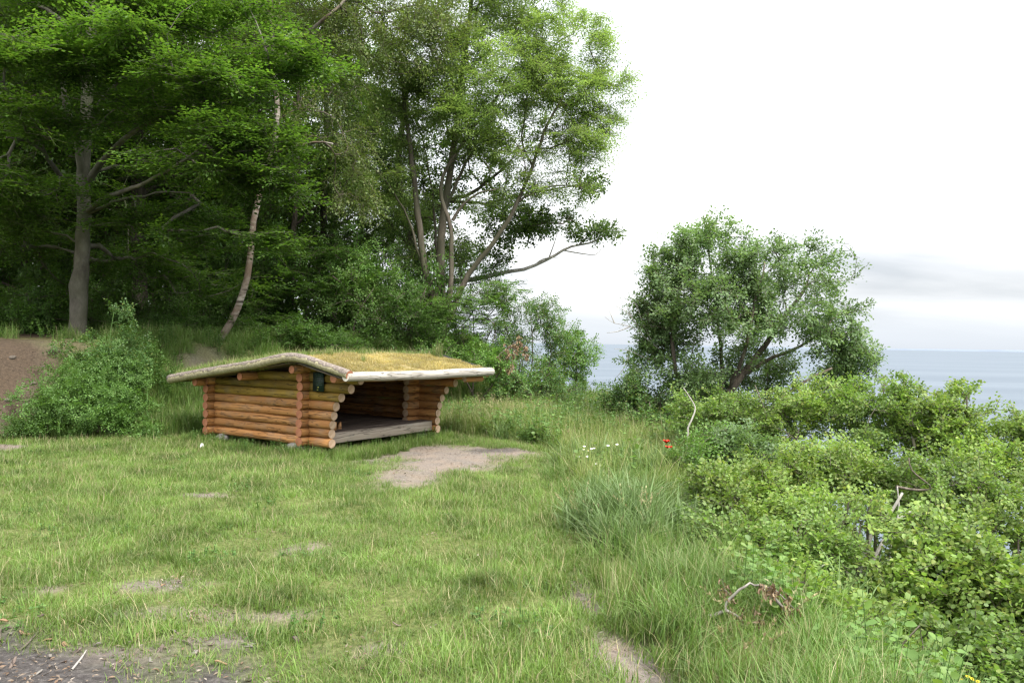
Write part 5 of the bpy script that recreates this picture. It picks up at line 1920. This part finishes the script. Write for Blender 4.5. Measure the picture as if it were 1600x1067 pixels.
bl = [pb(1105, 385, 50, 36, Y5, .7, 59), pb(1180, 420, 70, 40, Y5 - .2, .9, 91), pb(1250, 430, 50, 40, Y5, .9, 65), pb(1060, 440, 50, 45, Y5, .8, 71), pb(1130, 480, 90, 50, Y5 - .7, .8, 104), pb(1230, 500, 80, 45, Y5 - .6, .8, 80),
      pb(1300, 520, 40, 50, Y5, .8, 65), pb(1335, 560, 28, 26, Y5 + .2, .6, 33), pb(1045, 520, 45, 50, Y5, .7, 71), pb(1060, 600, 55, 50, Y5 - .4, .7, 71), pb(1150, 570, 60, 40, Y5 + .6, .8, 46), pb(1240, 590, 60, 30, Y5 + .8, .8, 33),
      pb(1310, 600, 36, 26, Y5 + .5, .6, 31), pb(1310, 430, 22, 40, Y5 + .2, .5, 23), pb(1270, 395, 14, 22, Y5, .4, 10), pb(1130, 360, 18, 14, Y5, .4, 9), pb(1205, 385, 26, 14, Y5, .4, 13), pb(1120, 660, 60, 30, Y5 - .6, .6, 44), pb(1010, 560, 30, 30, Y5, .5, 22), pb(1022, 480, 26, 40, Y5, .5, 26), pb(1030, 420, 20, 24, Y5, .4, 12), pb(1000, 610, 36, 28, Y5 - .2, .5, 30), pb(1180, 645, 70, 30, Y5 + .6, .6, 40), pb(1280, 640, 50, 26, Y5 + .6, .6, 30), pb(1110, 610, 40, 40, Y5 + .8, .6, 34)]
t5 = make_tree('sallow_tree', 'broad round tree with grey green leaves on the cliff against the sea', 'tree', [(tr, .12, .03)] + [(pxs(p_, Y5), a, b) for p_, a, b in lim], bl, MAT['brown_bark'], MAT['apple_leaf'], 5, kind='bushy', size=.38, leaf=.064,
               per=3, r_tip=.004, upk=.3, gap=.34, sides=12, base=tuple(g5))
mb = MB()
b0 = np.array(t5.location)
for pts in ([(1030, 545), (1005, 525), (985, 510), (960, 505), (945, 495)], [(1005, 525), (990, 500), (975, 485), (962, 478)], [(1020, 535), (1004, 505), (996, 480), (990, 470)], [(985, 510), (965, 518), (948, 520)], [(1040, 560), (1010, 560), (985, 548), (960, 545)],
            [(1000, 516), (985, 492), (980, 478)], [(985, 548), (975, 575), (962, 590)], [(996, 480), (985, 465)], [(960, 505), (952, 485)]):
    P = catmull(np.array(pxs(pts, Y5 - .2)) - b0, .12)
    tube(mb, P, np.linspace(.011, .0035, len(P)), 4)
obj('dead_twigs', mb.mesh('dead_twigs', [MAT['dead_wood']], True), t5, kind='stuff')


# ---- young aspens and bushes on the slope, nearest last
AG = 'young aspens on the cliff slope'
AS = MAT['aspen_leaf']


def aspen(label, px, Y, blobs, seed, leaf=.05, nst=4, r=.02, leafm=None, name='aspen_sapling', group=AG, size=.24, per=2, bark=None):
    g_ = at(px, 800, Y)
    g_[2] = hz(g_[0], g_[1])
    r = max(r, .011 * (at(blobs[0][0], blobs[0][1], Y)[2] - g_[2]))
    return shrub(name, label, px, Y, blobs, leafm or AS, seed, group, bark or MAT['stem_bark'], nst, lk='round' if Y < 6.2 else 'ovate', size=size, leaf=leaf * .82, per=per, cat='tree', r=r, gap=.42, base=tuple(g_), upright=.25)


aspen('small leafy bush at the foot of the sallow on its left', 1010, 14, [(1000, 625, 50, 26, 14, .5, 60), (960, 630, 30, 20, 14.4, .4, 24), (1040, 640, 40, 24, 13.6, .5, 46)], 201, .05, leafm=MAT['hawthorn_leaf'], name='hawthorn_bush', group=None)
aspen('yellowish sapling in front of the sallow trunk', 1120, 11, [(1130, 640, 50, 30, 11, .5, 60), (1080, 650, 44, 30, 11, .5, 50), (1175, 665, 44, 30, 11, .5, 46)], 202, .05, leafm=MAT['aspen_leaf_dark'])
aspen('sapling right of the sallow trunk under its crown', 1230, 11, [(1230, 650, 60, 36, 11, .6, 80), (1280, 630, 50, 36, 11, .6, 66), (1210, 700, 50, 36, 10.6, .5, 55)], 203, .052)
aspen('aspen whose top stands up against the sea right of the sallow', 1360, 10.5, [(1360, 640, 56, 40, 10.5, .6, 86), (1400, 615, 26, 26, 10.5, .4, 24), (1340, 690, 56, 40, 10.2, .6, 70), (1420, 660, 30, 36, 10.5, .4, 36)], 204, .052, leafm=MAT['aspen_leaf_dark'])
aspen('tall aspen with two leafy tips just below the far shore line', 1470, 10, [(1455, 650, 40, 34, 10, .5, 52), (1490, 640, 30, 30, 10, .4, 36), (1500, 612, 12, 10, 10, .2, 6), (1450, 700, 66, 40, 9.8, .6, 80), (1520, 680, 36, 36, 9.8, .5, 50), (1545, 640, 8, 8, 10, .2, 4)], 205, .052)
aspen('aspen at the right rim of the thicket with the sea behind', 1590, 9.2, [(1590, 690, 60, 36, 9.2, .6, 75), (1560, 730, 60, 36, 9, .6, 75), (1612, 660, 16, 16, 9.2, .3, 10), (1640, 700, 40, 50, 9.2, .6, 45)], 206, .052)
aspen('aspen in the middle of the thicket below the sallow', 1290, 8.8, [(1280, 730, 66, 40, 8.8, .6, 95), (1220, 745, 46, 34, 8.6, .5, 60), (1350, 745, 56, 36, 8.8, .6, 80)], 207, .05, 5)
aspen('aspen with a dark bare bough showing in its crown', 1430, 8.2, [(1420, 760, 70, 44, 8.2, .6, 95), (1490, 770, 60, 44, 8.2, .6, 80), (1400, 810, 46, 30, 8, .5, 40)], 208, .05, 5, leafm=MAT['aspen_leaf_dark'])
aspen('leafy aspen in the right thicket halfway down the picture', 1560, 7.6, [(1550, 800, 66, 50, 7.6, .6, 95), (1600, 850, 50, 50, 7.4, .6, 60), (1500, 830, 46, 40, 7.6, .5, 50)], 209, .05, 5)
aspen('low spreading aspen scrub on the cliff lip beside the tall verge grass', 1170, 7.2, [(1160, 790, 66, 40, 7.2, .5, 95), (1115, 775, 40, 40, 7.3, .4, 55), (1230, 810, 56, 36, 7.1, .5, 66), (1190, 750, 40, 30, 7.6, .4, 40)], 210, .046, 6, .014)
aspen('low aspen above the withered brown branch', 1200, 6.3, [(1180, 855, 56, 34, 6.3, .45, 75), (1235, 870, 60, 34, 6.2, .45, 70), (1110, 840, 40, 28, 6.4, .35, 36), (1270, 835, 46, 34, 6.3, .45, 46)], 211, .044, 6, .012, leafm=MAT['aspen_leaf_dark'])
aspen('aspen clump with pale leaning stems showing below its leaves', 1350, 6.6, [(1310, 790, 50, 30, 6.8, .5, 22), (1370, 790, 50, 30, 6.6, .5, 18), (1260, 790, 40, 30, 6.9, .4, 24)], 212, .046, 6, .02)
aspen('aspen bush right of the leaning stems', 1430, 6.0, [(1430, 900, 66, 50, 6.0, .5, 80), (1390, 950, 50, 46, 5.8, .5, 52), (1470, 850, 50, 36, 6.2, .5, 46)], 213, .046, 5, .016)
aspen('dense aspen bush at the right edge of the picture', 1560, 5.8, [(1550, 920, 60, 56, 5.8, .5, 90), (1600, 960, 50, 60, 5.6, .5, 60), (1500, 960, 50, 50, 5.8, .5, 60)], 214, .046, 6, .016)
aspen('low aspen bush in the bottom right corner', 1500, 5.2, [(1480, 1020, 60, 36, 5.2, .45, 66), (1560, 1030, 66, 46, 5.1, .45, 75), (1420, 1000, 46, 36, 5.4, .4, 40), (1620, 1040, 40, 50, 5.1, .4, 30)], 215, .044, 5, .014, leafm=MAT['aspen_leaf_dark'])
aspen('sparse knee-high aspen shoots right of the withered branch', 1300, 5.0, [(1300, 1000, 46, 26, 5.0, .35, 36), (1340, 970, 44, 30, 5.2, .35, 44), (1270, 950, 40, 30, 5.1, .3, 30)], 216, .042, 6, .009, size=.2)
aspen('low aspen scrub mixed with grass behind the withered branch', 1190, 5.9, [(1190, 895, 44, 24, 5.7, .3, 36), (1140, 880, 40, 24, 5.9, .3, 30), (1240, 920, 40, 26, 5.6, .3, 34)], 219, .042, 6, .009, size=.2)
aspen('low aspen shoots at the bottom edge right of the grass slope', 1360, 4.7, [(1360, 1050, 50, 24, 4.7, .3, 40), (1420, 1050, 40, 24, 4.8, .3, 34)], 220, .042, 6, .009, size=.2)
aspen('low hawthorn on the verge left of the scrub', 1070, 9.5, [(1075, 720, 36, 28, 9.5, .4, 40), (1110, 700, 40, 30, 9.8, .4, 44)], 217, .042, 5, .012, leafm=SL, name='hawthorn_bush', group=None)
aspen('grey leaved bush in the dip left of the middle aspens', 1200, 9.6, [(1190, 715, 44, 30, 9.6, .4, 50), (1150, 690, 40, 30, 9.8, .4, 44)], 218, .05, 5, .014, leafm=MAT['apple_leaf'], name='sallow_bush', group=None)

# pale bare stems that show in the thicket
for q, (pts, Y_, r_, lb) in enumerate((
        ([(1075, 668), (1083, 650), (1086, 636), (1076, 618), (1068, 606)], 10.0, .011, 'crooked pale dead stick standing before the sallow'),
        ([(1340, 900), (1350, 868), (1365, 830), (1392, 800), (1410, 770)], 6.9, .022, 'thickest pale leaning stem in the thicket gap'),
        ([(1352, 905), (1372, 860), (1400, 815), (1438, 790)], 7.1, .016, 'slender pale stem right of the thickest leaning one'),
        ([(1306, 912), (1316, 868), (1334, 820), (1340, 780)], 7.0, .013, 'thin upright pale stem left of the thickest leaning one'),
        ([(1388, 900), (1392, 850), (1404, 800), (1402, 760)], 7.3, .012, 'thin pale stem at the right side of the thicket gap'),
        ([(1400, 760), (1430, 765), (1455, 762), (1425, 735), (1420, 715)], 7.6, .012, 'dark hooked bare bough among the aspens'),
        ([(1240, 915), (1248, 900), (1262, 895), (1275, 890), (1290, 880)], 5.9, .012, 'short broken pale stub among low leaves'))):
    P = catmull(np.array(pxs(pts, Y_)), .05)
    z0 = hz(P[0][0], P[0][1])
    if P[0][2] - z0 > .05 and q != 5:
        P = np.vstack([[P[0][0], P[0][1], z0 - .05], P])
    mb = MB()
    b0 = P[0].copy()
    tube(mb, P - b0, np.linspace(r_ * 1.2, r_ * .5, len(P)), 7, True, 0, .06, lrng)
    o_ = obj('bare_stem', mb.mesh('bare_stem', [MAT['dead_wood'] if q != 5 else MAT['brown_bark']], True), None, label=lb, category='branch')
    o_.location = tuple(b0)


# ---- withered branches with brown curled leaves
def withered(label, mains_px, Y, blobs, seed, leaf, grey):
    rg = np.random.default_rng(seed)
    P0 = at(*mains_px[0][0], Y)
    root = thing('withered_branch', label, 'branch', tuple(P0), 'withered branches')
    mains_ = []
    for pts in mains_px:
        P = catmull(np.array(pxs(pts, Y)), .05)
        P[1:-1] += rg.normal(0, .004, (len(P) - 2, 3))
        mains_.append((P, np.linspace(.011, .004, len(P))))
        mb_ = MB()
        tube(mb_, P - P0, mains_[-1][1], 6)
        obj('stem', mb_.mesh('stem', [grey], True), root)
    tips = grow(mains_, blob_targets(rg, [pb(*b_) for b_ in blobs]), rg, .0018, .2, .12)
    mb_ = MB()
    for P, r_, d in tips:
        tube(mb_, P - P0, r_, 3, False)
    obj('twigs', mb_.mesh('twigs', [MAT['brown_bark']]), root, kind='stuff')
    mb_ = MB()
    n_ = 0
    for P, r_, d in tips:
        m_ = rg.integers(4, 9)
        u_ = rg.uniform(.3, 1, m_)
        k_ = np.minimum((u_ * (len(P) - 1)).astype(int), len(P) - 1)
        pos = P[k_] - P0 + rg.normal(0, .012, (m_, 3))
        dd = rg.normal(0, .5, (m_, 3)) + np.array([0, 0, -1.0])
        place_leaves(mb_, 'curl', pos, dd, rg.normal(0, 1, (m_, 3)), leaf * rg.uniform(.6, 1.2, m_))
    obj('withered_leaves', mb_.mesh('withered_leaves', [MAT['dead_leaf']]), root, kind='stuff')


withered('snapped grey branch with brown curled leaves on the cliff lip', [[(1105, 962), (1125, 955), (1134, 953), (1142, 935), (1155, 921), (1172, 912), (1190, 914), (1215, 925), (1240, 950)], [(1134, 953), (1150, 962), (1172, 978)], [(1190, 914), (1230, 960), (1236, 1010)]], 4.5,
         [(1195, 920, 26, 18, 4.5, .15, 14), (1235, 965, 24, 40, 4.5, .15, 24), (1170, 960, 26, 24, 4.5, .15, 14), (1130, 925, 18, 20, 4.6, .12, 8), (1240, 1015, 20, 20, 4.4, .15, 10)], 301, .036, MAT['grey_twig'])
withered('cluster of dry tan leaves hanging right of the shelter roof', [[(775, 560), (790, 545), (805, 535), (812, 528)], [(785, 552), (800, 565), (798, 580)], [(795, 542), (815, 550), (822, 545)]], 16.6, [(805, 540, 20, 18, 16.6, .3, 26), (792, 568, 18, 20, 16.6, .3, 24), (820, 552, 8, 14, 16.6, .25, 8)], 302, .075, MAT['brown_bark'])


# ---- flowers, each its own plant
def flower(name, label, cat, px, py, Y, maker, group):
    p_ = at(px, py, Y)
    z0 = hz(p_[0], p_[1])
    rg = np.random.default_rng(int(px * 7 + py))
    root = thing(name, label, cat, (p_[0], p_[1], z0), group)
    h = p_[2] - z0
    mb_ = MB()
    t_ = np.linspace(0, 1, 5)
    lean = rg.normal(0, .03, 2)
    P = np.stack([lean[0] * (t_ ** 2 - 1), lean[1] * (t_ ** 2 - 1), h * t_ - .01], -1)
    tube(mb_, P, .0022, 4, False)
    obj('stem', mb_.mesh('stem', [MAT['stem']]), root)
    maker(root, np.array([0, 0, h]), rg)


def poppy(root, c_, rg):
    for k in range(4):
        a = k * 1.57 + rg.normal(0, .15)
        R_ = .036
        V, Q = [], []
        for i_ in range(5):
            for j_ in range(5):
                u_, v_ = i_ / 4, (j_ / 4 - .5) * 2
                rr = R_ * (u_ + .08)
                w_ = R_ * .95 * math.sin(.3 + u_ * 1.9) * v_
                z_ = .034 * u_ ** .8 + .006 * math.sin(5 * v_ + i_) * u_ + .008 * v_ * v_
                V.append(c_ + np.array([math.cos(a) * rr - math.sin(a) * w_, math.sin(a) * rr + math.cos(a) * w_, z_ - .008]))
        for i_ in range(4):
            for j_ in range(4):
                Q.append((i_ * 5 + j_, i_ * 5 + 5 + j_, i_ * 5 + 6 + j_, i_ * 5 + 1 + j_))
        obj('petal', mesh_np('petal', V, None, Q, [MAT['poppy']], None, True), root)
    mb_ = MB()
    tube(mb_, np.array([c_, c_ + np.array([0, 0, .006]), c_ + np.array([0, 0, .014])]), [.006, .009, .005], 8)
    obj('flower_centre', mb_.mesh('flower_centre', [MAT['poppy_eye']]), root)


def disc(r, petal, centre):
    def f(root, c_, rg):
        mb_ = MB()
        n_ = 12
        t0 = rg.normal(0, .25, 2)
        up_ = np.array([t0[0], t0[1] - .25, 1.0])
        up_ /= np.linalg.norm(up_)
        x_ = np.cross(up_, [0, 1.0, 0])
        x_ /= np.linalg.norm(x_)
        y_ = np.cross(up_, x_)
        for k in range(n_):
            a = k / n_ * 6.283
            d = x_ * math.cos(a) + y_ * math.sin(a)
            s_ = x_ * -math.sin(a) + y_ * math.cos(a)
            b_ = .2 * r
            mb_.add([c_ + d * b_ - s_ * r * .1, c_ + d * r * .7 - s_ * r * .22 + up_ * .001, c_ + d * r * rg.uniform(.9, 1.1), c_ + d * r * .7 + s_ * r * .22 + up_ * .001, c_ + d * b_ + s_ * r * .1], [(0, 1, 4), (1, 3, 4), (1, 2, 3)])
        obj('petals', mb_.mesh('petals', [MAT[petal]]), root, kind='stuff')
        mb_ = MB()
        tube(mb_, np.array([c_ - up_ * .002, c_ + up_ * .004, c_ + up_ * .007]), [r * .26, r * .26, r * .12], 8)
        obj('flower_centre', mb_.mesh('flower_centre', [MAT[centre]]), root)
    return f


flower('poppy', 'upper of the two red poppies on the verge', 'flower', 1041, 691.5, 9.6, poppy, 'red poppies')
flower('poppy', 'lower wide open red poppy on the verge', 'flower', 1045, 701, 9.4, poppy, 'red poppies')
wf = [(913, 697, 'daisy in the left part of the white flower patch'), (919, 704, 'daisy at the heart of the white flower patch'), (924, 701, 'daisy just right of the patch centre'), (904, 713, 'lowest left daisy of the white patch'), (917, 713, 'daisy below the patch centre'),
      (928, 700, 'bright daisy at the right of the patch'), (950, 696, 'lone daisy between the white patch and the poppies'), (964, 694, 'daisy nearest the poppies'), (932, 724, 'daisy low in the verge under the white patch'), (938, 727, 'second daisy low in the verge, right of its twin'),
      (934, 731, 'daisy hanging lowest in the grass under the patch'), (940, 740, 'last small daisy down by the broad grass'), (912, 702, 'half hidden daisy in the white flower patch'), (1095, 696, 'solitary white flower before the dark thicket')]
for a, b, lb in wf:
    flower('white_daisy', lb, 'flower', a, b, 9.3, disc(.019, 'petal', 'yellow'), 'white daisies on the verge')
yf = [(1408, 1060, 'leftmost yellow flower in the bottom right grass'), (1420, 1064, 'second yellow flower from the left in the bottom right grass'), (1512, 1056, 'yellow flower highest under the corner bush'), (1519, 1060, 'yellow flower right of the highest one'), (1500, 1061, 'yellow flower left of the highest one'), (1528, 1064, 'rightmost low yellow flower by the corner bush'),
      (1340, 1062, 'lone yellow flower on the slope left of the others')]
for a, b, lb in yf:
    flower('yellow_flower', lb, 'flower', a, b, 4.6, disc(.014, 'yellow', 'yellow'), 'yellow flowers at the cliff foot')


# ---- litter and loose things on the lawn
def crumple(name, label, cat, px, py, size, seed, mat, group=None):
    p_ = gpt(px, py)
    return stone(name, label, (p_[0], p_[1], p_[2] + size[2] * .6 + .02), size, seed, cat, group, mat)


crumple('paper_scrap', 'crumpled white paper in the grass left of the shelter', 'litter', 315, 703, (.045, .03, .05), 61, MAT['white'])
cr_ = np.random.default_rng(55)
chip_n = {}
ORD = ['leftmost', 'second', 'third', 'fourth', 'fifth', 'sixth', 'seventh', 'eighth', 'ninth', 'tenth', 'eleventh', 'twelfth', 'thirteenth', 'fourteenth', 'fifteenth', 'sixteenth']
chips = [(40, 992, .07), (75, 1006, .055), (120, 1022, .05), (20, 1040, .06), (105, 1012, .06), (78, 1030, .045), (152, 1012, .04), (55, 1056, .05), (210, 1000, .05), (250, 1018, .045), (300, 1025, .06), (330, 1010, .05), (115, 968, .05), (130, 975, .045), (60, 968, .05),
         (255, 918, .05), (280, 912, .04), (270, 992, .045), (390, 1016, .06), (470, 995, .06), (462, 1005, .05), (4, 975, .05), (15, 995, .045), (95, 1040, .04), (300, 972, .045), (345, 1040, .05), (590, 990, .05), (620, 978, .045), (235, 1035, .04), (180, 1045, .04)]
MAT['chip_tan'] = logmat('tan chip', [(.17, .10, .055), (.28, .18, .10), (.36, .25, .16), (.20, .12, .07)])
tones = [('tan', MAT['chip_tan']), ('grey', MAT['grey_twig']), ('brown', MAT['deck'])]
chips.sort()
for q, (a, b, s_) in enumerate(chips):
    p_ = gpt(a, b)
    tone, mt = tones[q % 3]
    L, wd = s_ * cr_.uniform(.8, 1.3), s_ * cr_.uniform(.28, .5)
    mb = MB()
    n_ = 5
    V, Q = [], []
    for i_ in range(n_):
        u_ = i_ / (n_ - 1)
        ww = wd * (.55 + .45 * math.sin(math.pi * min(1, u_ + .12))) * cr_.uniform(.8, 1.1)
        zz = .012 * math.sin(u_ * 3 + q) + .006
        for sx, sz in ((-1, 0), (1, 0.004), (1, .010), (-1, .007)):
            V.append((L * (u_ - .5), sx * ww / 2, zz + sz))
    for i_ in range(n_ - 1):
        for j_ in range(4):
            Q.append((4 * i_ + j_, 4 * i_ + (j_ + 1) % 4, 4 * i_ + 4 + (j_ + 1) % 4, 4 * i_ + 4 + j_))
    Q += [(3, 2, 1, 0), tuple(4 * (n_ - 1) + k for k in range(4))]
    mb.add(V, None, Q)
    o_ = obj('bark_chip', mb.mesh('bark_chip', [mt]), None, category='bark chip', group='bark chips and dead leaves in the foreground')
    zone = 'on the dark soil' if b > 985 and a < 290 else 'on the worn lawn'
    kz = chip_n.get((tone, zone), 0)
    chip_n[(tone, zone)] = kz + 1
    o_['label'] = f'{"long narrow" if L > wd * 2.6 else "short broad"} bark chip, {ORD[kz]}{" from left" if kz else ""} of the {tone} ones lying {zone}'
    o_.location = (p_[0], p_[1], p_[2] + .006)
    o_.rotation_euler = (cr_.normal(0, .12), cr_.normal(0, .12), cr_.random() * 6.28)
tw = [((30, 1020), (60, 990), 'straight twig at the left edge of the dark soil'), ((112, 1050), (135, 1020), 'bent grey twig standing out on the dark soil'), ((255, 1000), (300, 1022), 'curved brown twig between soil and lawn'), ((380, 1015), (405, 1010), 'bleached stick in the grass right of the dark soil'),
      ((0, 1005), (40, 985), 'twig running off the left picture edge')]
for q, (a, b, lb) in enumerate(tw):
    p0, p1 = gpt(*a), gpt(*b)
    p0[2] += .012
    p1[2] += .016
    mid = (p0 + p1) / 2 + np.array([cr_.normal(0, .03), cr_.normal(0, .03), .012])
    P = catmull(np.array([p0, mid, p1]), .02)
    mb = MB()
    tube(mb, P - p0, np.linspace(.006, .003, len(P)), 6, True, 0, .08, cr_)
    o_ = obj('twig', mb.mesh('twig', [MAT['dead_wood'] if q % 2 else MAT['brown_bark']], True), None, label=lb, category='twig', group='twigs on the ground')
    o_.location = tuple(p0)
